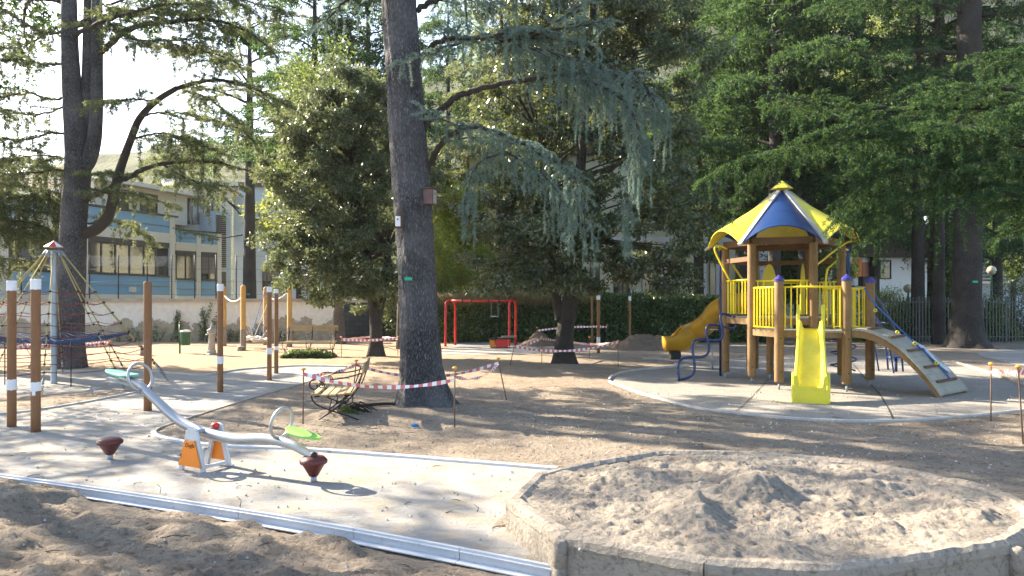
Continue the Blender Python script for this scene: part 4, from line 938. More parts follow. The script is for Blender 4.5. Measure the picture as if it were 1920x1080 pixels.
print('left cedar', cr.n)
cr = Crown(32); auto_limbs(cr, x1_, y1_, 8.5, 18.5, 5.4, 11, 15, reach=1.3, ds=.5, droop=.4, sub=.22, sublen=.5, weep=.1)
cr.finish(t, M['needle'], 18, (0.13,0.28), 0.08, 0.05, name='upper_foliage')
tagplate(115, 548, d, .16, .08, 'small green tag on the forked cedar behind the rope climber', .40)
for px, py in ((131,305),(132,373)):
    c_ = V(*P(px, py, d-.315)); MB().ring([c_+V(math.cos(a)*.045, 0, math.sin(a)*.045) for a in np.linspace(0, 6.283, 12, endpoint=False)], .018, 6).build('knot', M['bark_cedar'], t)

# --- slim cedar before the wall
def simple_cedar(px, py, rad, ztop, label, limbs, seed, lean=0, mat='needle', bark='bark_dark', auto=None, per=60, size=(.07,.14), wd=.036, tagy=None, flare=.25, group=None, base=None, top_px=None):
    x, y, _ = G(px, py) if base is None else (*base, 0); t = thing('cedar_tree', label, 'tree', (x, y, 0), group)
    xt = x+lean
    trunk_mesh('trunk', [V(x,y,-.05), V(x+lean*.15,y,ztop*.15), V(x+lean*.5,y,ztop*.5), V(xt,y,ztop*.8), V(xt,y,ztop)], [rad, rad*.88, rad*.62, rad*.35, .03], M[bark], t, 24, .2, .06, flare, seed)
    cr = Crown(seed)
    for l in limbs:
        pts, dd, rc, kw = l; cr.limb(PPd(pts, [y+q for q in dd]), kw.pop('r0', .05), rc, **kw)
    if auto: auto_limbs(cr, x+lean*.5, y, *auto[0], seed+50, **auto[1])
    cr.finish(t, M[mat], per, size, wd, .03)
    if tagy: tagplate(px+3, tagy, y, .2, .09, 'small green tag on the '+label.split(',')[0][:40], rad+.02)
    return t
kw = lambda **k: dict(dict(start=.15, ds=.3, droop=.4, sub=.17, sublen=.45, weep=.1), **k)
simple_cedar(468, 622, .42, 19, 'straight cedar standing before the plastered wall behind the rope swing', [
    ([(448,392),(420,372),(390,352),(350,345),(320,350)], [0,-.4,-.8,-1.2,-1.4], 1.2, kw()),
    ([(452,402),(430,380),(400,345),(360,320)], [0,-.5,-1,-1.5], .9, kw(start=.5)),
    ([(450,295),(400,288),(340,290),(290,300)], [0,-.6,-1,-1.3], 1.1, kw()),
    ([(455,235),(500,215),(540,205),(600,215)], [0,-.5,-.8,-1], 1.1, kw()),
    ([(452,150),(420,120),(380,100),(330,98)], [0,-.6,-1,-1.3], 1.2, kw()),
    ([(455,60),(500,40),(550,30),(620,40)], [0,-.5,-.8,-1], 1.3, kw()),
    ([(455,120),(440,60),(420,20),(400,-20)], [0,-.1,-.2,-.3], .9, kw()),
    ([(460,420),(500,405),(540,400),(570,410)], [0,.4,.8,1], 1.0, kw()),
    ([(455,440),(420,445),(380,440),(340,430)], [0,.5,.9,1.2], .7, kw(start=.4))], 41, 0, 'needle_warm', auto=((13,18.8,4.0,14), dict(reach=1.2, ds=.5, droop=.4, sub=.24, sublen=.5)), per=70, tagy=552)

# --- broadleaf trees: clumped leaf masses round limbs
def broadleaf(px, py, label, trunks, blobs, n, mat, leaf, seed, bark='bark_dark', clump=0.42, base=None, inner=0.45):
    x, y, _ = G(px, py) if base is None else (*base, 0); t = thing('evergreen_tree', label, 'tree', (x, y, 0)); r = np.random.default_rng(seed)
    for tr, rad in trunks: trunk_mesh('trunk', [V(*q) for q in tr], rad, M[bark], t, 22, .12, .07, .3 if tr is trunks[0][0] else .1, seed)
    cl = []; w_ = np.array([b_[3]*b_[4]*b_[5] for b_ in blobs]); w_ = w_**.8; w_ = w_/w_.sum(); nc = int(n/190)
    for b_, k_ in zip(blobs, (w_*nc).astype(int)+3):
        dr = unit(r.normal(size=(k_,3))); rr = (inner+(1-inner)*r.random((k_,1))**.6); cl.append(np.array(b_[:3])+dr*rr*np.array(b_[3:6]))
    cl = np.concatenate(cl); cl[:,2] = np.maximum(cl[:,2], 1.7)
    cl += r.normal(size=cl.shape)*.12
    sz = clump*r.uniform(.5, 1.25, len(cl)); i = r.integers(0, len(cl), n); off = unit(r.normal(size=(n,3)))*(r.random((n,1))**.5)*np.array([1,1,.62]); q = cl[i]+off*sz[i][:,None]
    D = unit(off*0.8+r.normal(size=(n,3))*.6+np.array([0,0,-.35])); ln = r.uniform(*leaf, n)
    np_mesh('foliage', leaves(q, D, ln, ln*.42, r), 4, M[mat], t)
    mb = MB(); top = [V(*tr[-1]) for tr, _ in trunks]
    for p in cl[r.permutation(len(cl))[:110]]:
        s_ = min(top, key=lambda a: (a-V(*p)).length); s0_ = V(s_.x, s_.y, min(max(3.4, p[2]-1.2), s_.z)); m_ = s0_.lerp(V(*p), .5)+V(0,0,.12)
        mb.tube([s0_, m_, V(*p)], [.045,.025,.008], 5)
    mb.build('branches', M['twig'], t); return t
x, y, _ = G(705, 668)
E = lambda px, py, d, rx, ry, rz: (*P(px, py, d), rx, ry, rz)
broadleaf(705, 668, 'rounded evergreen with sunlit cream green crown left of the middle trunk', [([(x,y,-.05), P(704,620,y), P(700,575,y), P(694,520,y), P(680,430,y), P(660,300,y)], [.24,.17,.16,.14,.11,.05]), ([P(704,615,y), P(716,570,y+.1), P(724,520,y+.2), P(730,430,y+.3)], [.12,.11,.10,.05])],
    [E(590,505,22,1.15,1.2,.85), E(520,470,22.3,.55,.8,.55), E(670,480,23,1.2,1.5,1.3), E(620,400,23,1.5,1.8,1.4), E(560,340,23,1.0,1.3,1.1), E(690,360,23.4,1.3,1.6,1.5), E(620,260,23.4,1.6,1.7,1.4), E(700,230,23.8,1.2,1.5,1.5), E(565,235,23.5,.9,1.2,.9), E(640,170,23.8,1.1,1.3,.9), E(730,540,23,.8,1.0,.65), E(640,550,22.6,.9,.9,.35)],
    76000, 'laurel', (.09,.16), 61, clump=.36)
x, y, _ = G(1057, 683)
broadleaf(1057, 683, 'broad dark leaved evergreen with thick leaning trunk right of the swing frame', [([(x,y,-.05), P(1058,640,y), P(1064,590,y), P(1072,540,y), P(1080,450,y), P(1090,300,y), (x+.8,y,9)], [.30,.235,.225,.215,.19,.13,.05]), ([P(1050,600,y), P(1043,555,y+.1), P(1035,500,y+.3), P(1020,400,y+.5), P(1010,250,y+.6)], [.13,.12,.11,.10,.04])],
    [E(950,520,20,.85,.9,.38), E(1010,525,19.8,.7,.9,.32), E(1095,525,19.5,.75,.9,.32), E(1165,505,19.3,.7,.9,.35), E(1255,520,19.2,.5,.6,.35), E(930,480,20,.95,1.1,.75), E(990,440,20.3,1.2,1.4,1.1), E(900,400,20.5,.6,.9,.7), E(1060,430,19.6,1.2,1.3,1.1), E(1150,440,19.5,1.1,1.2,1.0), E(1230,470,19.3,1.1,1.1,.95), E(1180,350,19.8,1.4,1.5,1.2), E(1060,320,20.4,1.6,1.6,1.3), E(960,300,20.8,1.1,1.4,1.2), E(1270,370,19.6,1.0,1.2,1.1), E(1310,460,19.4,.45,.7,.7),
     E(1230,250,20.3,1.4,1.6,1.2), E(1110,180,20.8,1.7,1.8,1.3), E(980,160,21,1.4,1.5,1.3), E(1260,130,20.8,1.4,1.6,1.2), E(1100,50,21.2,1.9,1.9,1.3), E(1230,20,21.2,1.5,1.8,1.3), E(960,40,21.4,1.3,1.6,1.2), (x+.7,y+.6,9.6,2.4,2.2,1.4)],
    108000, 'laurel_dark', (.09,.165), 62, clump=.36)
# trunks seen under the crowns
def bare_tree(px, py, rad, ht, label, seed, bark, crown=None, lean=0, mat='far_leaf', n=12000, name='evergreen_tree', leaf=(.10,.18)):
    x, y, _ = G(px, py); t = thing(name, label, 'tree', (x, y, 0))
    trunk_mesh('trunk', [V(x,y,-.05), V(x+lean*.3,y,ht*.35), V(x+lean,y,ht)], [rad, rad*.85, rad*.4], M[bark], t, 18, .25, .06, .3, seed)
    if crown:
        r = np.random.default_rng(seed); cx, cz, rx, rz = crown; k_ = 60; cl = unit(r.normal(size=(k_,3)))*r.uniform(.5, 1, (k_,1))*np.array([rx,rx,rz])+np.array([x+lean+cx, y, cz]); i = r.integers(0, k_, n); off = unit(r.normal(size=(n,3)))*r.random((n,1))**.5*.8
        q = cl[i]+off*np.array([1,1,.7]); ln = r.uniform(*leaf, n); np_mesh('foliage', leaves(q, unit(off+r.normal(size=(n,3))*.5), ln, ln*.45, r), 4, M[mat], t)
        mb = MB()
        for p in cl[:40]: mb.tube([(x+lean*.6, y, ht*.6), ((x+lean+p[0])/2, (y+p[1])/2, (ht*.7+p[2])/2), tuple(p)], [.07,.04,.01], 5)
        mb.build('branches', M['twig'], t)
    return t
bare_tree(636, 645, .24, 9, 'grey barked tree just left of the rounded evergreen', 71, 'bark_grey', (0,9.5,2.4,2.6), -.2)
bare_tree(612, 628, .18, 9, 'thin dark trunk in the shade beside the block wall', 72, 'bark_dark', (-.4,9.2,2.2,2.5), .1)
bare_tree(749, 655, .12, 6, 'thin pale trunk half hidden behind the middle cedar trunk', 73, 'bark_grey', (0.2,6.2,1.1,1.3), .1, 'laurel', 8000)
bare_tree(1034, 640, .2, 9, 'reddish trunk behind the thick leaning trunk', 74, 'bark_grey', (0,10,2.4,2.4), -.3, 'laurel', 16000)

# --- cedars right of the tower
x2, y2, _ = G(1812, 652)
t = thing('cedar_tree', 'massive dark cedar trunk in front of the railings with a green tag', 'tree', (x2, y2, 0))
trunk_mesh('trunk', [V(x2,y2,-.05), V(*P(1813,560,y2)), V(*P(1815,450,y2)), V(*P(1816,300,y2)), V(*P(1817,100,y2)), V(*P(1817,-60,y2)), V(x2,y2,20)], [.62,.50,.47,.44,.41,.38,.05], M['bark_dark'], t, 32, .16, .09, .4, 81)
cr = Crown(81)
for pts, dd, rc in (([(1790,100),(1700,95),(1640,110),(1560,80),(1480,95)], [0,-1,-2,-3,-4], 1.6), ([(1830,130),(1880,120),(1960,130)], [0,-1,-2], 1.3),
    ([(1840,400),(1900,390),(1980,400)], [0,-2,-3], 1.4), ([(1830,300),(1880,300),(1950,310)], [0,-2,-4], 1.4), ([(1800,250),(1730,240),(1650,260),(1560,280)], [0,-2,-4,-5], 1.4),
    ([(1840,200),(1900,210),(1990,215)], [0,-1,-2], 1.4), ([(1790,360),(1720,370),(1660,400)], [0,1,2], 1.2), ([(1840,460),(1890,450),(1950,470)], [0,1,2], 1.3), ([(1800,20),(1720,0),(1640,-10),(1540,10)], [0,-2,-3,-4], 1.5), ([(1840,30),(1900,20),(1990,0)], [0,-1,-2], 1.5)):
    cr.limb(PPd(pts, [y2+q for q in dd]), .09, rc, start=.2, ds=.28, droop=.5, sub=.17, sublen=.5, weep=.2)
auto_limbs(cr, x2, y2, 13, 19.5, 6, 18, 85, reach=1.4, ds=.6, droop=.5, sub=.26, sublen=.6)
cr.finish(t, M['needle'], 62, (.07,.14), .036, .035); print('right cedar', cr.n)
tagplate(1812, 529, y2, .20, .08, 'small green tag on the massive dark trunk', .53)
simple_cedar(1721, 640, .30, 18, 'black shaded trunk between the white house and the ivy clad trunk', [([(1721,420),(1670,400),(1620,410)], [0,1,2], 1.2, kw()), ([(1721,300),(1670,270),(1600,270),(1540,290)], [0,1,2,3], 1.5, kw()), ([(1721,180),(1690,160),(1630,170)], [0,1,2], 1.5, kw())], 83, 0, auto=((10,17,4,16), dict(reach=1.3, ds=.5, droop=.5, sub=.24, sublen=.5)), per=26, size=(.08,.16), wd=.045)
simple_cedar(1748, 636, .26, 17, 'paler reddish trunk just left of the ivy clad trunk', [([(1748,380),(1700,360),(1640,370)], [0,2,3], 1.2, kw())], 84, .1, bark='bark_grey', auto=((9,16,3.5,14), dict(reach=1.2, ds=.5, droop=.5, sub=.24, sublen=.5)), per=24, size=(.08,.16), wd=.045)
xx, yy, _ = G(1768, 640); ti = simple_cedar(1768, 640, .28, 15, 'trunk wrapped in ivy left of the massive dark trunk', [], 86, 0, auto=((10,15,3,10), dict(reach=1.2, ds=.5, droop=.5, sub=.24, sublen=.5)), per=24, size=(.08,.16), wd=.045)
r = np.random.default_rng(5); n = 9000; a = r.uniform(0, 6.28, n); zz = r.uniform(0, 6, n); rr = .36+.12*fbm(zz*1.5, a, 1, 3)+abs(r.normal(size=n))*.06
Pt = np.stack([xx+rr*np.cos(a), yy+rr*np.sin(a), zz], -1); D = unit(np.stack([np.cos(a), np.sin(a), -1+0*a], -1)+r.normal(size=(n,3))*.5); np_mesh('ivy', leaves(Pt, D, r.uniform(.07,.13,n), r.uniform(.06,.1,n), r), 4, M['ivy'], ti)

# --- the near cedar whose trunk stands just outside the picture on the right, boughs hanging over the tower
t = thing('cedar_tree', 'near green cedar whose dense boughs hang over the tower roof from the right', 'tree', (10.3, 13.0, 0))
trunk_mesh('trunk', [V(10.3,13.0,-.05), V(10.3,13,3), V(10.2,13,8), V(10.2,13,14)], [.48,.38,.3,.05], M['bark_dark'], t, 24, .2, .06, .35, 91)
cr = Crown(91); k1 = dict(start=.1, ds=.15, droop=.6, sub=.085, sublen=.36, weep=.25, r1=.012)
for pts, dd, r0, rc in (([(2050,190),(1950,172),(1850,165),(1770,165),(1735,160)], [13,12.7,12.6,12.5,12.3], .07, .85),
    ([(2050,215),(1900,205),(1780,200),(1680,205),(1590,200),(1530,192),(1470,182)], [13,13,13,13,13,12.9,12.8], .09, .85),
    ([(2060,290),(1900,270),(1780,255),(1680,252),(1590,262),(1500,275),(1430,290),(1370,305),(1340,325)], [13,12.8,12.8,12.8,12.8,12.8,12.8,12.8,12.8], .09, .8),
    ([(1500,275),(1450,296),(1410,330),(1382,372)], [12.8,12.9,13,13], .02, .42),
    ([(2060,330),(1900,300),(1800,300),(1720,310),(1650,330),(1600,365),(1575,400)], [13,12.4,12.2,12.2,12.3,12.6,12.8], .07, .85),
    ([(2050,380),(1900,350),(1820,345),(1760,350),(1700,370),(1670,410),(1660,440)], [13,12.3,12.1,12.1,12.2,12.3,12.4], .06, .85),
    ([(2050,410),(1950,380),(1880,360),(1830,365),(1780,385)], [13,12,11.7,11.6,11.6], .05, .8),
    ([(1900,250),(1850,235),(1800,240),(1740,235)], [12.5,12,11.7,11.5], .04, .8), ([(1780,258),(1720,290),(1650,300),(1600,320)], [12.8,12.4,12.2,12.2], .03, .75),
    ([(1700,205),(1640,230),(1580,240),(1530,250)], [13,12.7,12.5,12.5], .03, .7), ([(1680,340),(1620,380),(1600,410),(1605,440)], [12.6,12.6,12.7,12.8], .02, .5),
    ([(2050,230),(1990,200),(1930,195),(1890,200)], [13,12,11.6,11.4], .05, .9), ([(1960,300),(1900,290),(1850,300),(1800,320)], [12.4,11.8,11.5,11.5], .04, .8),
    ([(2050,140),(1980,110),(1900,100),(1840,110)], [13,13.3,13.6,13.8], .05, .9), ([(2040,480),(1980,430),(1930,420),(1880,440)], [13,12.5,12.3,12.3], .04, .6)):
    cr.limb(PPd(pts, dd), r0, rc, **k1)
cr.finish(t, M['needle'], 185, (.03,.058), .014, .013); print('near cedar', cr.n)
cr = Crown(92); auto_limbs(cr, 10.2, 13, 7.2, 13.8, 4.5, 16, 95, reach=1.2, ds=.5, droop=.5, sub=.24, sublen=.5)
cr.finish(t, M['needle'], 22, (.06,.13), .04, .04, name='upper_foliage')

# --- the trees that fill the background
def back_tree(px, d, rad, ztop, zlow, rmax, nl, seed, label, mat, per=27, size=(.15,.28), wd=.06, **k2):
    x = (px-960)*d/F; t = thing('conifer_tree', label, 'tree', (x, d, 0))
    trunk_mesh('trunk', [V(x,d,-.05), V(x,d,ztop*.4), V(x,d,ztop*.75), V(x,d,ztop)], [rad, rad*.75, rad*.4, .03], M['bark_dark'], t, 14, .5, .05, .2, seed)
    cr = Crown(seed); cr.bare = True; a = dict(reach=1.5, ds=.42, droop=.5, sub=.26, sublen=.6, weep=.2); a.update(k2); auto_limbs(cr, x, d, zlow, ztop-.5, rmax, nl, seed+7, **a); cr.finish(t, M[mat], per, size, wd, .06); return cr.n
for a in ((590, 36, .3, 20, 7.5, 4.0, 30, 201, 'dark conifer rising behind the rounded evergreen', 'needle'),
          (690, 38, .3, 20, 7, 4.4, 34, 202, 'tall conifer filling the gap left of the middle cedar trunk', 'needle'),
          (840, 47, .3, 21, 8, 4.6, 32, 203, 'conifer behind the weeping blue green boughs', 'needle'),
          (940, 42, .35, 21, 5, 5.0, 36, 204, 'conifer beyond the hedge between the two evergreens', 'needle_warm'),
          (1390, 34, .3, 20, 5.5, 4.4, 44, 205, 'dark conifer behind the tower roof on its left', 'needle'),
          (1452, 30, .28, 18, 6.2, 3.6, 36, 206, 'conifer with thick trunk straight above the tower roof', 'needle'),
          (1508, 33, .3, 18, 5.2, 3.8, 36, 207, 'conifer with ivy grown trunk above the right of the roof', 'needle'),
          (1640, 44, .3, 15, 5, 4.4, 34, 208, 'sunlit conifer beyond the white house', 'needle_warm'),
          (1870, 42, .3, 18, 4, 5.0, 40, 209, 'conifer beyond the railings at the far right', 'needle'),
          (1310, 40, .3, 20, 6, 4.6, 40, 210, 'conifer behind the crown of the dark leaved evergreen', 'needle'),
          (345, 62, .3, 17, 9, 4.5, 26, 211, 'pale hazy conifer growing behind the blue building', 'needle_warm'),
          (1585, 36, .25, 13, 5, 3.0, 26, 212, 'smaller conifer in the gap right of the tower roof', 'needle'),
          (1760, 30, .25, 20, 9, 4.0, 26, 213, 'conifer with high crown above the massive dark trunk', 'needle')):
    back_tree(*a)
def back_leafy(px, d, zc, rx, rz, seed, label, mat, n=8000, leaf=(.16,.30)):
    x = (px-960)*d/F; t = thing('leafy_tree', label, 'tree', (x, d, 0)); r = np.random.default_rng(seed)
    trunk_mesh('trunk', [V(x,d,-.05), V(x,d,zc*.5), V(x,d,zc)], [.2,.16,.06], M['bark_dark'], t, 12, .4, .05, .2, seed)
    k_ = 70; cl = unit(r.normal(size=(k_,3)))*r.uniform(.35, 1, (k_,1))*np.array([rx,rx*.8,rz])+np.array([x,d,zc]); i = r.integers(0, k_, n); off = unit(r.normal(size=(n,3)))*r.random((n,1))**.5*.75
    q = cl[i]+off*np.array([1,1,.7]); ln = r.uniform(*leaf, n); np_mesh('foliage', leaves(q, unit(off+r.normal(size=(n,3))*.5), ln, ln*.45, r), 4, M[mat], t)
    mb = MB()
    for p in cl[:40]: mb.tube([(x,d,zc*.5), ((x+p[0])/2, d, (zc*.7+p[2])/2), tuple(p)], [.06,.035,.01], 4)
    mb.build('branches', M['twig'], t)
for a in ((862, 38, 5.4, 2.4, 2.6, 301, 'sunlit leafy tree behind the hedge near the swing frame', 'lime_leaf'), (1000, 57, 13.5, 4.2, 4.4, 302, 'leafy tree above the hedge between the evergreens', 'far_leaf'),
          (1420, 58, 6.2, 2.6, 3.2, 303, 'leafy tree beside the villa just left of the tower', 'far_leaf'), (1495, 40, 3.6, 1.8, 2.2, 304, 'light leafy tree seen through the wooden tower', 'far_leaf'),
          (1680, 60, 12, 5, 6, 305, 'yellow sunlit tree high behind the white house', 'lime_leaf'), (1655, 62, 22, 7, 6, 306, 'tall yellow green tree far behind the tower', 'lime_leaf'),
          (1900, 50, 6, 4, 4, 307, 'broad leafy tree behind the grey house railings', 'far_leaf'), (720, 44, 9, 4, 5, 308, 'leafy tree deep behind the rounded evergreen', 'far_leaf'),
          (1180, 46, 13, 4.5, 4, 309, 'leafy tree top above the villa roof', 'far_leaf'), (560, 48, 8, 3.5, 4, 310, 'pale leafy tree before the white building', 'lime_leaf'), (1450, 50, 13, 5, 5, 311, 'leafy tree crown behind the conifers over the tower', 'far_leaf')):
    back_leafy(*a)

# guessed cedars added beyond the left edge to throw dappled shade over the screed
for x, y, zt, zl, rm, nl, sd, lab in ((-14.2, 10.6, 15, 3.4, 4.6, 20, 401, 'nearest added cedar beyond the left edge, shading the screed'), (-18.6, 15.4, 18, 4.5, 4.8, 14, 402, 'second added cedar beyond the left edge near the rope climber'), (-18.0, 21.5, 19, 5.5, 4.6, 18, 403, 'third added cedar beyond the left edge close to the plastered wall')):
    t = thing('cedar_tree', lab, 'tree', (x, y, 0)); trunk_mesh('trunk', [V(x,y,-.05), V(x,y,zt*.4), V(x,y,zt*.75), V(x,y,zt)], [.36,.28,.16,.03], M['bark_dark'], t, 16, .4, .05, .3, sd)
    cr = Crown(sd); auto_limbs(cr, x, y, zl, zt-.5, rm, nl, sd+7, reach=1.3, ds=.42, droop=.5, sub=.22, sublen=.55, weep=.15); cr.finish(t, M['needle'], 18, (.10,.22), .06, .05); print('shade', cr.n)
    if sd == 403:
        cr = Crown(77)
        for pts in ([(-190,330),(-100,330),(0,345),(60,352),(128,366)], [(-190,290),(-90,292),(0,300),(60,300),(110,318)], [(-190,380),(-60,380),(0,385),(50,395),(100,400)], [(-190,440),(-60,428),(0,430),(60,440),(110,450)], [(-190,400),(-60,400),(10,410),(80,425),(125,470)], [(-190,360),(-60,355),(0,362),(60,372),(120,376)], [(-190,420),(-100,470),(-20,480),(50,490)]):
            cr.limb(PPd(pts, [21.5]*len(pts)), .05, 1.0, .3, .19, .8, .12, .5, .6, .012)
        cr.finish(t, M['needle_warm'], 85, (.06,.11), .026, .025, name='lower_foliage'); print('lower', cr.n)

# ------------------------------------------------------------ brown posts with white wrap
def post(px, py, top, bands, label, rad, group=None, cat='post', mat='brown_post'):
    x, y, _ = G(px, py); t = thing('wooden_post', label, cat, (x, y, 0), group); ht = H+(HZ-top)*y/F
    mb = MB(); mb.lathe((x,y,-.05), [(rad*1.02,0),(rad,.3),(rad*.99,ht*.6),(rad*.98,ht+.02),(rad*.9,ht+.05)], 20); mb.build('shaft', M[mat], t)
    for a, b in bands:
        z1, z0 = H+(HZ-a)*y/F, H+(HZ-b)*y/F
        if a <= top+2: z1 = ht+.004
        mb = MB(); n = 14; rows = []
        for i in range(7):
            zz = z0+(z1-z0)*i/6; rr = rad+.004+.0025*(i % 2)
            rows.append([(x+rr*math.cos(q*math.pi/9)*(1+.02*random.random()), y+rr*math.sin(q*math.pi/9), zz+.004*math.sin(q*2)) for q in range(18)])
        mb.grid(rows, True, True)
        if a <= top+2: mb._f(tuple(6*18+q for q in range(18)), False)
        mb.build('white_wrap', M['white'], t)
    return t
PG = 'brown wooden play posts'
post(22, 800, 527, [(527,545),(711,731)], 'leftmost brown post with white wrap at its top and knee height', .057, PG)
t = post(67, 810, 524, [(524,543),(716,733)], 'brown post with two white wraps and a small sticker, second from the left edge', .058, PG)
x, y, _ = G(67, 810); MB().box((x+.01,y-.0585,.52), (.045,.003,.07)).build('sticker', M['tape_white'], t)
post(277, 770, 528, [], 'brown post without any white wrap behind the raised seesaw seat', .060, PG)
post(413, 735, 533, [(532,546),(668,682)], 'brown wrapped post standing alone in front of the drinking fountain', .054, PG)
post(505, 713, 538, [(537,548),(652,664)], 'brown wrapped post, nearer one of the close pair by the rope swing', .051, PG)
post(518, 700, 543, [(541,550),(649,656)], 'brown wrapped post, farther one of the close pair by the rope swing', .050, PG)
PG2 = 'far brown posts before the ivy hedge'
post(1110, 645, 558, [], 'far bare brown post without wrap before the ivy hedge', .045, PG2)
post(1122, 663, 554, [(553,562),(632,643)], 'far brown wrapped post next to the far bare post', .055, PG2)
post(1181, 645, 556, [(556,564),(631,637)], 'far brown wrapped post beside the heap of soil', .050, PG2)
post(1052, 650, 560, [(559,566)], 'far wrapped post half hidden behind the thick leaning trunk', .05, PG2)

# ------------------------------------------------------------ rope climber
xc, yc, _ = G(101, 719); t = thing('rope_climber', 'rope pyramid climber with steel mast, red cone cap and coloured ropes', 'climbing net', (xc, yc, 0))
MB().lathe((xc,yc,-.02), [(.075,0),(.058,.05),(.055,2.75),(.05,2.8)], 20).build('mast', M['galv'], t)
mb = MB(); ct = V(xc, yc, 2.86)
for i in range(8):
    a0, a1 = i*math.pi/4, (i+1)*math.pi/4
    q0, q1 = ct+V(math.cos(a0)*.19, math.sin(a0)*.19, 0), ct+V(math.cos(a1)*.19, math.sin(a1)*.19, 0); n = len(mb.v); mb.v += [q0, q1, ct+V(0,0,.135), ct+V(0,0,.0)]; mb.mi = 1 if i % 4 == 3 else 0; mb._f((n, n+1, n+2), False); mb._f((n+1, n, n+3), False)
mb.build('cap', [M['red_metal'], M['tape_white']], t); MB().ring([ct+V(math.cos(a)*.15, math.sin(a)*.15, -.09) for a in np.linspace(0, 6.283, 20, endpoint=False)], .018, 6).build('top_ring', M['galv'], t)
NR = 10; base = []; R0 = 2.05
for i in range(NR):
    a = i*2*math.pi/NR+.16; top_ = ct+V(math.cos(a)*.15, math.sin(a)*.15, -.1); bot = V(xc+math.cos(a)*R0, yc+math.sin(a)*R0, .30); base.append((top_, bot))
    MB().tube([top_+V(0,0,-.0), top_+(bot-top_)*.035], .022, 8).build('clamp', M['galv'], t)
    MB().tube([top_+(bot-top_)*.03, top_.lerp(bot, .5)+V(0,0,-.03), bot], .011, 7).build('main_rope', M['yellow_rope'], t)
    gnd = V(xc+math.cos(a)*(R0+.22), yc+math.sin(a)*(R0+.22), 0.0)
    MB().tube([bot, bot.lerp(gnd, .35)], [.02,.022], 6).build('turnbuckle', M['galv'], t)
    mb = MB()
    for k_ in range(5):
        c_ = bot.lerp(gnd, .4+.12*k_); u = (gnd-bot).normalized(); s_ = u.cross(V(0,0,1)).normalized() if k_ % 2 else u.cross(u.cross(V(0,0,1))).normalized()
        mb.ring([c_+u*math.cos(q)*.024+s_*math.sin(q)*.014 for q in np.linspace(0, 6.283, 8, endpoint=False)], .005, 4)
    mb.build('chain', M['rust'], t)
knot = None
for j, f_ in enumerate((.34,.43,.52,.61,.69,.765,.835,.90,.96)):
    mb = MB(); pts = [a.lerp(b, f_) for a, b in base]
    for p, q in zip(pts, pts[1:]+pts[:1]):
        m_ = p.lerp(q, .5)+V(0,0,-.045-.02*random.random()); mb.tube(smooth_line([p, m_, q], 4), .0075, 5, False)
    mb.build('cross_rope', M['red_rope'], t)
    for p in pts:
        if knot is None: knot = MB().lathe(p-V(0,0,.03), [(.005,0),(.022,.012),(.024,.035),(.005,.052)], 7).build('knot', M['black_rubber'], t); k0 = p.copy()
        else:
            o = knot.copy(); C.objects.link(o); o.parent = t; o.location = p-k0
net = MB(); f_ = .70; ring_ = [a.lerp(b, f_) for a, b in base]
for i in range(NR):
    p = ring_[i]
    for j in (3, 4, 5):
        q = ring_[(i+j) % NR]; m_ = p.lerp(q, .5)+V(0,0,-.14-.05*random.random()); net.tube(smooth_line([p, m_, q], 4), .009, 5, False)
net.build('inner_net', M['net_rope'], t)
for q in (3.4, 5.6):
    a = V(xc+math.cos(q)*.9, yc+math.sin(q)*.9, 0); MB().tube([a, a+V(0,0,.90)], .012, 6).build('net_stay', M['black_iron'], t)

# ------------------------------------------------------------ seesaw
dA, dB = 8.12, 6.98
def sp_(px, py): u = (px-225)/(590-225); return V(*P(px, py, dA+(dB-dA)*u))
x, y, _ = G(385, 878); t = thing('seesaw', 'curved silver seesaw with ring handles, mint and lime seats and orange stand boards', 'seesaw', (x, y, 0))
line = smooth_line([sp_(*q) for q in ((228,708),(258,719),(290,748),(335,788),(385,811),(440,823),(500,823),(545,833),(570,846),(590,857))], 6); n = len(line)
MB().tube(line, [.034+.020*math.sin(math.pi*min(1, max(0, i/(n-1)))) for i in range(n)], 20).build('beam', M['steel'], t)
bd = (sp_(590,845)-sp_(225,712)); bd.z = 0; bd.normalize(); pr = V(-bd.y, bd.x, 0)
for (px, py), tilt, nm in (((263,707), -.25, 'ring_handle'), ((528,793), .18, 'ring_handle')):
    c_ = sp_(px, py); up = (V(0,0,1)+bd*tilt).normalized(); MB().ring([c_+pr*math.cos(a)*.145+up*math.sin(a)*.150 for a in np.linspace(0, 6.283, 36, endpoint=False)], .016, 10).build(nm, M['steel'], t)
def seat(a, b, mat, lab):
    a, b = Vector(a), Vector(b); u = (b-a).normalized(); s_ = pr; nn = u.cross(s_).normalized(); nn = nn if nn.z > 0 else -nn; Ln = (b-a).length; out = []
    for k_ in range(28):
        q = 2*math.pi*k_/28; e = math.cos(q); f__ = math.sin(q); wd = .105*(1-.25*e); out.append(a+u*Ln*(.5+.5*math.copysign(abs(e)**.8, e))+s_*f__*wd+nn*(.035*e*e if e < 0 else 0))
    mb = MB(); mb.loft([p+nn*.0 for p in out], [p+nn*.022 for p in out]); mb.build('seat', mat, t, lab, bevel=.006)
seat(sp_(253,713)+V(0,0,.012), sp_(200,697)+V(0,0,.01), M['mint'], 'mint green seat on the raised end')
seat(sp_(540,816)+V(0,0,.035), sp_(600,830)+V(0,0,.025), M['lime'], 'lime green seat on the lowered end')
MB().lathe(sp_(588,853)+V(0,0,-.05), [(.02,0),(.036,.015),(.038,.04),(.03,.07),(.01,.08)], 14).build('bump_stop', M['black_rubber'], t)
MB().bar(sp_(203,706)+V(0,0,-.02), sp_(262,724)+V(0,0,-.01), .05, .03).build('seat_bracket', M['galv'], t)
cen_ = V(*G(385, 877)); piv = sp_(395,813)
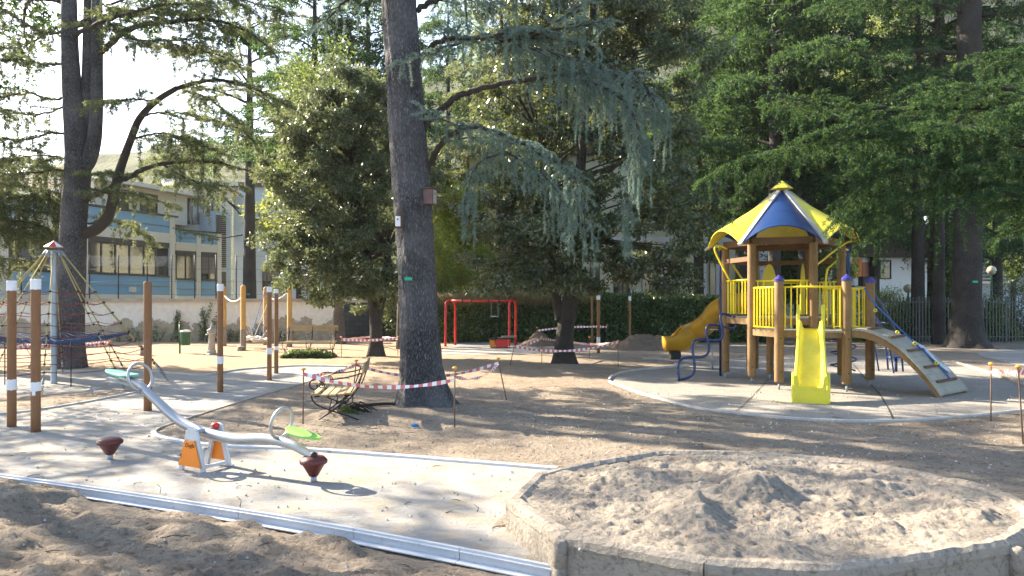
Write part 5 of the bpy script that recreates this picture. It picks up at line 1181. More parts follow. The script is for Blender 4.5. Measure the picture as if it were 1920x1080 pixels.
for sgn, nm in ((-1, 'near'), (1, 'far')):
    c_ = V(cen_.x, cen_.y, 0)+pr*.165*sgn
    if c_.y > cen_.y+.01: pass
    for e in (-1, 1): MB().bar(c_+bd*e*.155+V(0,0,.0), c_+bd*e*.045+V(0,0,.40), .05, .035, up=pr).build('stand_leg', M['alu'], t, bevel=.004)
    MB().loft([c_+bd*a+V(0,0,b)+pr*.0177 for a, b in ((-.07,.30),(.07,.30),(.055,.425),(.02,.44),(-.02,.44),(-.055,.425))], [c_+bd*a+V(0,0,b)-pr*.0177 for a, b in ((-.07,.30),(.07,.30),(.055,.425),(.02,.44),(-.02,.44),(-.055,.425))]).build('stand_head', M['alu'], t)
    o_ = pr*(.028 if c_.y > cen_.y else -.028); th_ = pr*.005
    tri = ((-.165,.055),(.150,.045),(.062,.315),(.03,.305),(-.03,.305),(-.068,.318))
    pn = MB().loft([c_+bd*a+V(0,0,b)+o_-th_ for a, b in tri], [c_+bd*a+V(0,0,b)+o_+th_ for a, b in tri]).build('stand_board', M['orange'], t)
    if sgn == -1 or True:
        for a, b in ((-.13,.075),(.125,.065),(.10,.16)): q = c_+bd*a+V(0,0,b)+o_*1.2; MB().tube([q, q-pr*.004], .006, 8).build('screw', M['orange'], t)
    MB().tube([c_+bd*-.135+V(0,0,.16)-pr*.03, c_+bd*-.135+V(0,0,.16)-pr*.055], .016, 12).build('bolt_cap', M['galv'], t)
MB().tube([cen_+pr*-.16+V(0,0,.385), cen_+pr*.16+V(0,0,.385)], .022, 12).build('axle', M['galv'], t)
MB().lathe(cen_+pr*.13+V(0,0,.38), [(.02,0),(.04,.01),(.042,.05),(.02,.065)], 12).build('axle_cap', M['red_metal'], t); MB().lathe(cen_-pr*.13+V(0,0,.36), [(.02,0),(.036,.01),(.036,.03),(.02,.04)], 12).build('axle_cap', M['red_metal'], t)
MB().bar(cen_-pr*.16+bd*.15+V(0,0,.05), cen_+pr*.16+bd*.15+V(0,0,.05), .03, .03).build('cross_bar', M['alu'], t)
cu = bpy.data.curves.new('logo', 'FONT'); cu.body = 'Dugla'; cu.size = .058; cu.shear = .3; cu.extrude = .0006; cu.align_x = 'CENTER'; tmp = bpy.data.objects.new('logo_text', cu); lg = bpy.data.objects.new('logo', bpy.data.meshes.new_from_object(tmp)); bpy.data.objects.remove(tmp); C.objects.link(lg)
lg.data.materials.append(M['black_iron']); nc_ = V(cen_.x, cen_.y, 0)-pr*.165 if (-pr).y < 0 else V(cen_.x, cen_.y, 0)+pr*.165
sgn = -1 if pr.y > 0 else 1; pq = V(cen_.x, cen_.y, 0)+pr*.165*sgn+pr*sgn*.0345+V(0,0,.245)
rm = Matrix((bd, V(0,0,1), bd.cross(V(0,0,1)))).transposed().to_4x4(); rm.translation = pq-V(*ORG[t.name]); lg.parent = t; lg.matrix_local = rm
def bumper(px, py, rad, ht, label):
    x, y, _ = G(px, py); b = thing('rubber_bumper', label, 'bumper', (x, y, 0), 'rubber bumpers under the seesaw ends')
    MB().lathe((x,y,-.02), [(.03,0),(.03,.08)], 12).build('peg', M['galv'], b)
    MB().lathe((x,y,.05), [(.035,0),(.045,.01),(rad*.9,ht*.62),(rad,ht*.68)], 28).build('cone', M['maroon'], b, bevel=.003)
    MB().lathe((x,y,.05+ht*.68), [(rad*1.02,-.012),(rad*1.06,.0),(rad*1.05,.02),(rad*.8,ht*.25),(rad*.4,ht*.32),(.01,ht*.335)], 28).build('cap', M['maroon'], b)
bumper(206, 861, .125, .19, 'maroon cone bumper below the raised mint seat'); bumper(588, 903, .122, .20, 'maroon cone bumper right under the lowered lime seat')

# ------------------------------------------------------------ wooden play tower
cT = V(5.95, 16.3, 0); u_ = V(.94, -.342, 0); v_ = V(.342, .94, 0)
T = lambda a, b, z=0: cT+u_*a+v_*b+V(0,0,z)
t = thing('play_tower', 'wooden hexagonal play tower with yellow and blue roof, yellow slide and arched plank ramp', 'playground tower', (cT.x, cT.y, 0))
def logpost(p, z1, rad=.085, mat='log', cap=None, z0=.14):
    p = Vector(p); mb = MB().lathe((p.x,p.y,z0), [(rad*.95,0),(rad,.02),(rad*1.01,(z1-z0)*.5),(rad,z1-z0-.02),(rad*.95,z1-z0)], 18); o = mb.build('post', M[mat], t)
    MB().tube([(p.x,p.y,-.02),(p.x,p.y,z0+.01)], .022, 8).build('post_foot', M['galv'], o)
    for zz in (.35, 1.0): MB().tube([(p.x-.0,p.y-rad+.005,zz),(p.x,p.y-rad-.008,zz)], .014, 8).build('bolt', M['black_iron'], o)
    if cap: MB().lathe((p.x,p.y,z1-.01), [(rad*1.12,0),(rad*1.12,.05),(rad*.95,.065),(.01,.13)], 12, False).build('cap', M['blue_cap'], o)
    return o
s = 1.2; hexp = [T(s*math.cos(a), s*math.sin(a)) for a in [math.radians(-120+60*i) for i in range(6)]]    # front left, front right, right, back right, back left, left
for p in hexp: logpost(p, 2.93)
pC, pD, pG = V(5.22,14.46,0), V(6.38,14.1,0), V(7.26,15.0,0)
for p, z1 in ((pC,2.12),(pD,2.12),(pG,2.10)): logpost(p, z1, .088, 'log', True)
for p in (T(-.25,-.2), T(.35,.5), T(-.7,.6)): logpost(p, 1.33, .075)
# beams under the roof
for i in range(6):
    a, b = hexp[i], hexp[(i+1) % 6]
    MB().bar(a+V(0,0,2.98), b+V(0,0,2.98), .10, .14).build('roof_beam', M['log_dark'], t); MB().bar(a+V(0,0,2.62), b+V(0,0,2.62), .08, .10).build('roof_beam', M['log_dark'], t) if i in (3,4,5,2) else None
# roof: six arched panels, grey ridge strips, pyramid finial
Rr = 1.59; zE, zA = 2.90, 4.22; ap = T(0,0,zA)
for i in range(6):
    a0, a1 = math.radians(-120+60*i), math.radians(-60+60*i); e0, e1 = T(Rr*math.cos(a0), Rr*math.sin(a0), zE), T(Rr*math.cos(a1), Rr*math.sin(a1), zE)
    outw = ((e0+e1)/2-ap); outw.z = 0; outw.normalize(); mats = M['blue_roof'] if i % 2 == 0 else M['yellow']; rows = []; rows2 = []
    for k_ in range(9):
        q = .10+.90*k_/8; L0, L1 = ap.lerp(e0, q), ap.lerp(e1, q); rw = []; rw2 = []
        for m_ in range(13):
            f_ = m_/12; arch = 4*f_*(1-f_); p = L0.lerp(L1, f_)+V(0,0,.36*arch*q**1.3)+outw*.10*arch*q; rw.append(p); rw2.append(p-V(0,0,.018))
        rows.append(rw); rows2.append(rw2)
    mb = MB(); mb.grid(rows, True); mb.grid([r_[::-1] for r_ in rows2], True); mb.grid([rows2[-1], rows[-1]], False); mb.grid([rows[0], rows2[0]], False)
    mb.build('roof_panel', mats, t)
    MB().bar(ap.lerp(e0, .09)+V(0,0,.035), ap.lerp(e0, 1.04)+V(0,0,.035), .085, .05).build('ridge_strip', M['kerb'], t)
mb = MB(); n = 6; rg = [T(.24*math.cos(math.radians(-120+60*i)), .24*math.sin(math.radians(-120+60*i)), zA-.02) for i in range(6)]
mb.v += rg+[T(0,0,zA+.17), T(0,0,zA-.03)]
for i in range(6): mb._f((i, (i+1) % 6, 6), False); mb._f(((i+1) % 6, i, 7), False)
mb.build('roof_finial', M['yellow'], t)
# decks
def deck(poly, zz, n, along, name='deck_plank', mat='plank', th=.04):
    # planks clipped to a convex outline
    along = along.normalized(); ac = V(-along.y, along.x, 0); lo = min(p.dot(ac) for p in poly); hi = max(p.dot(ac) for p in poly); w_ = (hi-lo)/n
    for k_ in range(n):
        a, b = lo+w_*k_+.004, lo+w_*(k_+1)-.004; m_ = (a+b)/2; xs_ = []
        for p, q in zip(poly, poly[1:]+poly[:1]):
            da, db = p.dot(ac)-m_, q.dot(ac)-m_
            if (da < 0) != (db < 0): r_ = p.lerp(q, da/(da-db)); xs_.append(r_.dot(along))
        if len(xs_) < 2: continue
        MB().box(along*((min(xs_)+max(xs_))/2)+ac*m_+V(0,0,zz-th/2), (max(xs_)-min(xs_), b-a, th), (along, ac, V(0,0,1))).build(name, M[mat], t)
deck([p.copy() for p in hexp], 1.40, 12, u_); deck([hexp[0], pC, pD, pG, hexp[2], hexp[1]], 1.16, 11, u_)
for a, b, zz in ((hexp[0],pC,1.08),(pC,pD,1.08),(pD,pG,1.08),(pG,hexp[2],1.08),(hexp[0],hexp[1],1.30),(hexp[1],hexp[2],1.30),(hexp[2],hexp[3],1.30),(hexp[3],hexp[4],1.30),(hexp[4],hexp[5],1.30),(hexp[5],hexp[0],1.30)):
    d_ = (b-a).normalized(); MB().bar(a+V(0,0,zz)+d_*.08, b+V(0,0,zz)-d_*.08, .05, .13).build('deck_beam', M['log'], t)
# railings: yellow balusters
def rail(a, b, z0, z1, n, skip=(), ro=.016):
    a, b = Vector(a), Vector(b); o = MB().tube([a+V(0,0,z1), b+V(0,0,z1)], .020, 8).build('railing', M['yellow_metal'], t)
    if not skip: MB().tube([a+V(0,0,z0), b+V(0,0,z0)], .016, 8).build('railing_bottom_bar', M['yellow_metal'], o)
    for i in range(1, n):
        if i in skip: continue
        p = a.lerp(b, i/n); MB().tube([p+V(0,0,z0), p+V(0,0,z1)], ro, 6, False).build('baluster', M['yellow_metal'], o)
rail(hexp[0], pC, 1.20, 2.0, 9); rail(pC, pD, 1.20, 2.0, 11, (4,5,6,7,8)); rail(pG, hexp[2], 1.20, 2.0, 8); rail(hexp[1].lerp(hexp[2], .3), pG, 1.2, 1.98, 9)
rail(hexp[5], hexp[0], 1.45, 2.18, 9, (4,5)); rail(hexp[4], hexp[5], 1.45, 2.18, 9); rail(hexp[3], hexp[4], 1.45, 2.15, 9, (4,5)); rail(hexp[2], hexp[3], 1.45, 2.15, 9)
rail(hexp[0], hexp[1], 1.45, 2.15, 10, (3,4,5,6,7))
# pointed yellow panels inside
for p, sz in ((T(-.28,.9,1.42), .30), (T(.45,.9,1.42), .10)):
    out = [(-.5,0),(.5,0),(.5,.85),(.38,1.02),(.2,1.14),(0,1.18),(-.2,1.14),(-.38,1.02),(-.5,.85)]; MB().loft([p+u_*a*sz+V(0,0,b) for a, b in out], [p+u_*a*sz+v_*.03+V(0,0,b) for a, b in out]).build('side_panel', M['yellow'], t)
# handrails by the stair and pole openings
for pts in ([T(-1.15,-.1,2.9), T(-1.35,-.15,2.98), T(-1.42,-.18,2.88), T(-1.3,-.2,2.6), T(-1.1,-.3,2.2)], [hexp[5]+V(.08,0,2.66), hexp[4].lerp(hexp[5], .4)+V(0,0,2.2)],
            [T(.62,-.9,1.45), T(.64,-.9,2.35), T(.82,-.6,2.6), T(1.25,-.1,2.95), T(1.45,.05,3.02)], [T(.85,-.4,1.45), T(.88,-.4,2.3), T(1.0,-.1,2.5), T(1.3,.3,2.75)]):
    MB().tube(smooth_line(pts, 5), .022, 8).build('handrail', M['yellow_metal'], t)
# straight yellow slide
sA, sB = V(5.74,14.22,0), V(5.02,12.43,0); sd2 = (sB-sA).normalized(); sw = V(-sd2.y, sd2.x, 0)
prof = [(0,1.20),(.08,1.19),(.22,1.08),(.45,.80),(.65,.55),(.80,.38),(.90,.30),(1.0,.27)]; Lh = (sB-sA).length
def slide_cross(f_, zz, w_, hgt): 
    c_ = sA+sd2*Lh*f_; w2 = w_/2; return [c_+sw*x_+V(0,0,z_) for x_, z_ in ((-w2,zz-.04),(-w2,zz+hgt),(-w2+.03,zz+hgt+.02),(-w2+.065,zz+hgt),(-w2+.085,zz+.02),(-w2+.12,zz),(w2-.12,zz),(w2-.085,zz+.02),(w2-.065,zz+hgt),(w2-.03,zz+hgt+.02),(w2,zz+hgt),(w2,zz-.04))]
rows = []; pl = smooth_line([V(f_, z_, 0) for f_, z_ in prof], 4)
for p in pl: rows.append(slide_cross(p.x, p.y, .44+.10*p.x, .18 if p.x > .12 else .10+.6*p.x))
mb = MB().grid(rows, True, True); mb._f(tuple((len(rows)-1)*12+q for q in range(12)), False); mb._f(tuple(range(12))[::-1], False); mb.build('slide', M['yellow'], t, bevel=0)
c_ = sB; MB().loft([c_+sw*a+V(0,0,b)+sd2*.012 for a, b in ((-.27,0),(.27,0),(.24,.25),(-.24,.25))], [c_+sw*a+V(0,0,b)-sd2*.05 for a, b in ((-.27,0),(.27,0),(.24,.25),(-.24,.25))]).build('slide_front', M['yellow'], t)
for e in (-1, 1):
    a_ = sA+sw*e*.25; b_ = sA+sw*e*.2
    out = [(0,1.15),(.0,1.45),(.05,1.62),(.12,1.66),(.20,1.55),(.34,1.18),(.30,1.05)]
    MB().loft([sA-sd2*.10+sd2*q+sw*e*.255+V(0,0,zz) for q, zz in out], [sA-sd2*.10+sd2*q+sw*e*.19+V(0,0,zz) for q, zz in out]).build('slide_wing', M['yellow'], t, bevel=.012)
    out = [(-.42,0),(.02,0),(.02,.30),(-.05,.36),(-.16,.46),(-.30,.50),(-.42,.46)]
    MB().loft([sB+sd2*q+sw*e*.305+V(0,0,zz) for q, zz in out], [sB+sd2*q+sw*e*.235+V(0,0,zz) for q, zz in out]).build('slide_foot', M['yellow'], t, bevel=.02)
# arched plank ramp
r0_, r1_, q0_, q1_ = V(6.44,14.02,0), V(7.22,15.02,0), V(7.62,13.16,0), V(8.62,13.98,0)
zR = lambda q: 1.14*(1-q**2.0)+.05*(1-q)*q+.02
def RP(q, w_, dz=0): a, b = r0_.lerp(q0_, q), r1_.lerp(q1_, q); return a.lerp(b, w_)+V(0,0,zR(q)+dz)
qs = np.linspace(0, 1, 60); ar = np.concatenate([[0], np.cumsum([(RP(b,.5)-RP(a,.5)).length for a, b in zip(qs, qs[1:])])]); NP_ = 15
cut = np.interp(np.linspace(0, ar[-1], NP_+1), ar, qs)
for k_ in range(NP_):
    a, b = cut[k_]+.0022, cut[k_+1]-.0022; top_ = [RP(a,0,.045), RP(a,1,.045), RP(b,1,.045), RP(b,0,.045)]; MB().loft([p-V(0,0,.035) for p in top_], top_).build('ramp_plank', M['plank'], t)
for w0, w1 in ((.03,.09),(.91,.97)):
    for k_ in range(8):
        a, b = k_/8, (k_+1)/8; MB().loft([RP(a,w0,.008), RP(a,w1,.008), RP(b,w1,.008), RP(b,w0,.008)], [p-V(0,0,.13) for p in (RP(a,w0,.008), RP(a,w1,.008), RP(b,w1,.008), RP(b,w0,.008))]).build('ramp_beam', M['log'], t)
for k_ in (2, 5, 8, 11, 13.4):
    q = float(np.interp(k_/NP_*ar[-1], ar, qs)); MB().bar(RP(q,.14,.068), RP(q,.86,.068), .05, .04).build('cleat', M['cleat'], t)
rp = [pG.lerp(pD,.25)+V(0,0,1.98), RP(.18,.5,.52), RP(.40,.55,.25), RP(.60,.6,.12), RP(.78,.62,.10), RP(.93,.62,.09)]
MB().tube(smooth_line(rp, 6), .014, 8).build('ramp_rope', M['blue_rope'], t)
for q in (.16, .40, .58, .80): p = RP(q,.56,.13+max(0,.45-q*1.1)); MB().ring([p+V(math.cos(a)*.03, 0, math.sin(a)*.025) for a in np.linspace(0, 6.283, 10, endpoint=False)], .012, 6).build('rope_clip', M['yellow_metal'], t)
# ochre tube slide
pts = smooth_line([T(-.6,1.05,1.72), V(*P(1352,578,18.3)), V(*P(1330,602,18.9)), V(*P(1308,620,19.5)), V(*P(1300,624,19.7))], 6); rr = .26; n_ = len(pts)
mb = MB().tube(pts[:-6], rr, 22, False); mb.build('tube_slide', M['tube_yellow'], t)
for p0, p1 in ((pts[5],pts[6]),(pts[11],pts[12]),(pts[17],pts[18])): d_ = (p1-p0).normalized(); MB().tube([p0-d_*.03, p0+d_*.03], rr+.025, 22, False).build('tube_flange', M['tube_yellow'], t)
ex = pts[-7]; dx = V(-.97,.05,-.28).normalized()                         # scooped exit turned to the left
rows = []
for k_ in range(15):
    f_ = k_/14; c_ = ex+V(dx.x,dx.y,0)*(f_*.86)+V(0,0,-.20*min(1, f_*2.6)); a1 = math.pi*(.985-.45*min(1, max(0, f_-.38)*2.6)**.9); rw = []; sx2 = V(-dx.y, dx.x, 0)
    for m_ in range(15): a = -a1+2*a1*m_/14; rw.append(c_+sx2*math.sin(a)*rr*(1.12+.22*math.sin(min(1, f_*2.2)*1.57))+V(0,0,-math.cos(a)*rr*(1.12+.25*math.sin(min(1, f_*2.2)*1.57))))
    rows.append(rw)
rows.append([rows[-1][0].lerp(rows[-1][-1], .5)+(p-rows[-1][0].lerp(rows[-1][-1], .5))*.8+V(dx.x,dx.y,0)*.07 for p in rows[-1]]); rows.append([rows[-1][0].lerp(rows[-1][-1], m_/14) for m_ in range(15)])
mb = MB().grid(rows, True); o = mb.build('slide_exit', M['tube_yellow'], t); sm = o.modifiers.new('thickness', 'SOLIDIFY'); sm.thickness = .03
for p, hz_ in ((ex+dx*.6, .3), (pts[10], .6)): MB().tube([(p.x,p.y,0),(p.x,p.y,hz_)], .022, 8).build('slide_leg', M['galv'], t)
p = ex+dx*.62; MB().box((p.x,p.y,.30), (.26,.3,.20)).build('exit_block', M['black_rubber'], t)
# blue entwined climber at the left
b0, b1 = V(3.62,16.05,0), V(4.93,16.35,1.36); ax_ = (b1-b0); Lb = ax_.length; ax_.normalize(); sdv = ax_.cross(V(0,1,0)).normalized()
for ph in (0, math.pi):
    pl = []
    for k_ in range(61): f_ = k_/60; pl.append(b0+ax_*Lb*f_+V(0,0,.20*math.sin(math.pi*f_)**.7)+sdv*.20*math.sin(ph+f_*math.pi*4)+V(0,-1,0)*.05*math.cos(ph+f_*math.pi*4))
    MB().tube(pl, .028, 10).build('climbing_bar', M['blue_metal'], t)
MB().box(b1+V(.05,0,.0), (.2,.12,.08)).build('bar_bracket', M['blue_metal'], t)
for f_ in (.2, .45, .7): p = b0+ax_*Lb*f_+V(0,0,.15); MB().tube([p, p+V(-.18,.0,.0)], .012, 6).build('foot_rest', M['galv'], t)
for x__, y__, zt in ((4.82,17.1,2.93),(7.72,17.0,2.96)): MB().tube([(x__,y__,0),(x__,y__,zt)], .030, 12).build('fire_pole', M['blue_metal'], t)
MB().tube(smooth_line([T(-1.2,0,2.86), V(4.75,17.0,2.98), V(4.82,17.1,2.9)], 6), .022, 8).build('pole_bracket', M['yellow_metal'], t)
MB().tube([(7.72,17,2.9), T(1.2,.2,2.9)], .022, 8).build('pole_bracket', M['yellow_metal'], t)
cs = V(7.66,17.1,0); sl = []
for k_ in range(101): a = k_/100*2*math.pi*5; sl.append(cs+V(math.cos(a)*.27, math.sin(a)*.27, .12+k_/100*1.45))
MB().tube(sl, .020, 8).build('spiral_step', M['blue_metal'], t)
# blue arched ladder behind the ramp
for off in (0, .55):
    base_ = V(9.62,18.2,0)+V(-.1,.53,0)*off*1.8; tp = pG+V(.1,1.0,0)+V(-.1,.53,0)*off*1.8
    pl = [tp+V(0,0,2.05), tp.lerp(base_, .35)+V(0,0,1.95), tp.lerp(base_, .7)+V(0,0,1.35), tp.lerp(base_, .93)+V(0,0,.7), base_]; MB().tube(smooth_line(pl, 8), .024, 8).build('ladder_rail', M['blue_metal'], t)
    pl2 = [p+V(-.05,0,-.45*(1-i/4)) for i, p in enumerate(pl)]; MB().tube(smooth_line([tp+V(0,0,1.45), tp.lerp(base_, .35)+V(0,0,1.45), tp.lerp(base_, .65)+V(0,0,.9), tp.lerp(base_, .8)+V(0,0,0)], 8), .020, 8).build('ladder_rail', M['blue_metal'], t)
for f_ in (.15,.35,.55,.75,.9):
    tp = pG+V(.1,1.0,0); base_ = V(9.62,18.2,0); zz = float(np.interp(f_, [0,.35,.7,.93,1], [2.05,1.95,1.35,.7,0])); p = tp.lerp(base_, f_)+V(0,0,zz); MB().tube([p, p+V(-.1,.53,0)*.99], .018, 8).build('rung', M['blue_metal'], t)
x, y, _ = G(1680, 697); t2 = thing('spinning_stool', 'low blue round stool on a post behind the arched ramp', 'stool', (x, y, 0))
MB().tube([(x,y,0),(x,y,.36)], .035, 10).build('post', M['blue_metal'], t2); MB().lathe((x,y,.34), [(.10,0),(.20,.01),(.20,.03),(.17,.04),(.05,.045)], 20).build('seat', M['blue_metal'], t2)
# film caught on the ramp rope
p = RP(.70,.8,.1); r = np.random.default_rng(4); rows = []
for i in range(9):
    f_ = i/8; c_ = RP(.58+.30*f_,.72+.05*math.sin(i),.10); rows.append([c_+V(.035*math.cos(a)+r.normal()*.014, .03*math.cos(a)+r.normal()*.012, .022*math.sin(a)+r.normal()*.012) for a in np.linspace(0, 6.283, 10, endpoint=False)])
o = MB().grid(rows, True, True).build('plastic_film', M['film']); tag(o, 'crumpled pale plastic film caught on the rope of the arched ramp', 'plastic film')

# ------------------------------------------------------------ rope swing between yellow posts
x, y, _ = G(456, 657); t = thing('rope_swing', 'basket swing of ropes hung between four yellow larch posts with grey feet', 'swing', (x, y, 0))
PP4 = []
for px, py, top in ((456,657,537),(420,649,538),(543,651,560),(498,647,538)):
    x, y, _ = G(px, py); ht = H+(HZ-top)*y/F; ht = 2.28
    o = MB().lathe((x,y,-.05), [(.095,0),(.095,.6),(.09,.61),(.09,ht),(.08,ht+.05),(.01,ht+.10)], 14).build('post', M['larch'], t); PP4.append((x, y, ht))
    MB().lathe((x,y,-.05), [(.096,0),(.098,.2),(.098,.78),(.096,.80)], 14).build('foot_sleeve', M['log_grey'], o)
p4 = [V(*q) for q in PP4]
def rope(a, b, sag, mat, r_=.018, par=None, name='rope'): m_ = a.lerp(b, .5)+V(0,0,-sag); return MB().tube(smooth_line([a, a.lerp(b,.25)+V(0,0,-sag*.75), m_, a.lerp(b,.75)+V(0,0,-sag*.75), b], 4), r_, 7).build(name, mat, par or t)
rope(p4[1]-V(0,0,.3), p4[0]-V(0,0,.35), .22, M['white_rope'], .028); rope(p4[3]-V(0,0,.3), p4[2]-V(0,0,.1), .25, M['white_rope'], .026)
seats = [V(*P(474,633,27.2)), V(*P(490,637,27))]
for i, c_ in enumerate(seats):
    rows = []
    for k_ in range(7): q = k_/6; rows.append([c_+V((q-.5)*.62, (m_/6-.5)*.5, -.10*math.sin(math.pi*m_/6)+.03*math.sin(k_*2+m_)) for m_ in range(7)])
    o = MB().grid(rows, True).build('swing_seat', M['white_rope'], t); sm = o.modifiers.new('thickness', 'SOLIDIFY'); sm.thickness = .05
for i, (px, py) in enumerate(((497,545),(503,565),(505,585),(508,610))): rope(V(*P(470+i*7,632,27)), V(*P(px,py,28.3)), .0, M['blue_rope'] if i % 2 == 0 else M['white_rope'], .012)
for i, (px, py) in enumerate(((440,572),(452,575),(462,580),(461,600))): rope(V(*P(468+i*3,634,27)), V(*P(px,py,26.3)), .0, M['white_rope'], .008)
rope(V(*P(505,560,24.5)), V(*P(528,556,27)), .1, M['white_rope'], .012)

# ------------------------------------------------------------ benches
def bench(name, label, org, ax_b, ln, hgt=1.0, near=True):
    # ax_b: direction along the bench; the front is to its left
    o_ = V(*org); u = ax_b.normalized(); f_ = V(-u.y, u.x, 0); t = thing(name, label, 'bench', (o_.x, o_.y, 0)); rr_ = .011
    Q = lambda s_, a, b: o_+u*s_+f_*a+V(0,0,b*(.86 if near else 1))
    for i in range(4): MB().box(Q(0, .36-.115*i+.0, .44+(.012*i*i*.25)), (ln, .095, .028), (u, f_, V(0,0,1))).build('seat_slat', M['plank_pale'], t, bevel=.004)
    MB().box(Q(0, .50, .455), (ln, .085, .03), (u, f_, V(0,0,1))).build('seat_slat', M['plank_pale'], t, bevel=.004)
    MB().box(Q(0, -.19, .88), (ln, .028, .17), (u, (f_+V(0,0,.15)).normalized(), (V(0,0,1)-f_*.15).normalized())).build('backrest', M['plank_pale'], t, bevel=.004)
    for s_ in ([-ln/2+.05, ln/2-.05] if near else [-ln/2+.06, 0, ln/2-.06]):
        mb = MB()
        mb.tube(smooth_line([Q(s_,-.21,.97), Q(s_,-.16,.75), Q(s_,-.08,.5), Q(s_,.06,.33), Q(s_,.30,.15), Q(s_,.48,.0)], 5), rr_, 6)
        mb.tube(smooth_line([Q(s_,-.15,.92), Q(s_,-.10,.72), Q(s_,-.02,.5), Q(s_,.1,.38)], 5), rr_*.9, 6)
        mb.tube(smooth_line([Q(s_,.50,.50), Q(s_,.54,.42), Q(s_,.48,.30), Q(s_,.30,.20), Q(s_,.05,.10), Q(s_,-.16,.0)], 5), rr_, 6)
        mb.tube([Q(s_,.50,.42), Q(s_,.2,.425), Q(s_,-.05,.44)], rr_, 6)
        mb.tube(smooth_line([Q(s_,-.17,.80), Q(s_,.05,.73), Q(s_,.30,.70), Q(s_,.45,.72), Q(s_,.55,.68), Q(s_,.56,.58), Q(s_,.50,.54), Q(s_,.46,.58), Q(s_,.47,.62)], 5), rr_, 6)
        mb.tube([Q(s_, .40+(.055-.0012*k_)*math.cos(k_*.30), .60+(.055-.0012*k_)*math.sin(k_*.30)) for k_ in range(34)], rr_*.7, 5)
        mb.ring([Q(s_, .06+.035*math.cos(a), .345+.035*math.sin(a)) for a in np.linspace(0, 6.283, 12, endpoint=False)], rr_*.8, 5)
        mb.tube([Q(s_,.30,.16), Q(s_,.26,.36)], rr_*.8, 6); mb.tube([Q(s_,.48,.0), Q(s_,.22,.20), Q(s_,.10,.34)], rr_*.8, 6)
        mb.build('iron_side', M['black_iron'], t)
    MB().tube([Q(-ln/2+.05,.16,.22), Q(ln/2-.05,.16,.22)], rr_, 6).build('stretcher', M['black_iron'], t)
    return t
bx, by, _ = G(648, 789); axb = V(bx, by, 0).normalized(); axb = (axb+V(.10,0,0)).normalized()
bench('park_bench', 'scrolled iron park bench seen end on beside the middle cedar trunk', (bx+.02, by+.42, 0), axb, 1.05)
bx, by, _ = G(582, 668); bench('park_bench', 'far park bench of pale boards seen from behind, dark ground ivy around it', (bx, by+.1, 0), V(-1,.03,0), 1.62, near=False)
def plants(px0, px1, py, hgt, n, label, mat, seed, dy=.3, name='ground_ivy', lo=(.03,.07)):
    x0_, y0_, _ = G(px0, py); x1_2, _, _ = G(px1, py); r = np.random.default_rng(seed); u = r.uniform(x0_, x1_2, n); yy = y0_+r.uniform(-dy, dy, n); hh = hgt*(1-abs((u-x0_)/(x1_2-x0_)*2-1)**4)
    Pt = np.stack([u, yy, r.random(n)*hh], -1); D = unit(r.normal(size=(n,3))+np.array([0,-.2,.5])); o = np_mesh(name, leaves(Pt, D, r.uniform(*lo, n)*1.6, r.uniform(*lo, n), r), 4, mat); o['kind'] = 'stuff'; tag(o, label, 'plants')
plants(530, 627, 671, .22, 4000, 'dark ground ivy strip in front of the far park bench', M['ivy'], 1)
plants(628, 668, 782, .14, 900, 'small green plants sprouting under the near iron bench', M['far_leaf'], 2, .18, 'green_sprouts', (.015,.035))
bx, by, _ = G(652, 778); r = np.random.default_rng(12); o = MB()
for i in range(8): a = r.uniform(-.3, .3, 2); o.tube([(bx+a[0],by+a[1],.02),(bx+a[0]*.3+.1,by+a[1],.12+r.random()*.05),(bx+.25+r.random()*.2,by+a[1]*.5,.05)], [.018,.012,.006], 5)
o = o.build('dry_branch', M['twig']); tag(o, 'dry dark twigs lying under the near iron bench', 'twigs')
x, y, _ = G(718, 766); o = MB().tube(smooth_line([(x-.45,y-.05,.03),(x-.1,y,.07),(x+.15,y+.06,.07),(x+.3,y+.05,.05)], 4), [.03,.03,.028,.026,.026,.024,.022,.02,.018,.016,.014,.012,.01], 7).build('fallen_branch', M['twig']); tag(o, 'dark fallen branch on the soil left of the middle cedar', 'branch')

# ------------------------------------------------------------ red and white tape enclosures
def tape_mesh(a, b, sag, w_, parent, tw=0.0, seed=0):
    r = np.random.default_rng(seed); a, b = Vector(a), Vector(b); L_ = (b-a).length; n = max(6, int(L_/.062)); mb = MB(); d_ = (b-a).normalized(); s_ = V(-d_.y, d_.x, 0)
    top_, bot_ = [], []
    for i in range(n+1):
        f_ = i/n; c_ = a.lerp(b, f_)+V(0,0,-sag*4*f_*(1-f_)); ang = tw*math.sin(f_*math.pi*3+seed)+.25*math.sin(f_*9+seed); up = V(0,0,math.cos(ang))+s_*math.sin(ang); q = w_/2*(.85+.15*math.sin(f_*23)); top_.append(c_+up*q); bot_.append(c_-up*q)
    for i in range(n):
        k_ = len(mb.v); mb.v += [bot_[i], bot_[i+1], top_[min(n, i+1)], top_[i]]; mb.mi = i % 2; mb._f((k_, k_+1, k_+2, k_+3), True)
    mb.build('tape', [M['tape_red'], M['tape_white']], parent)
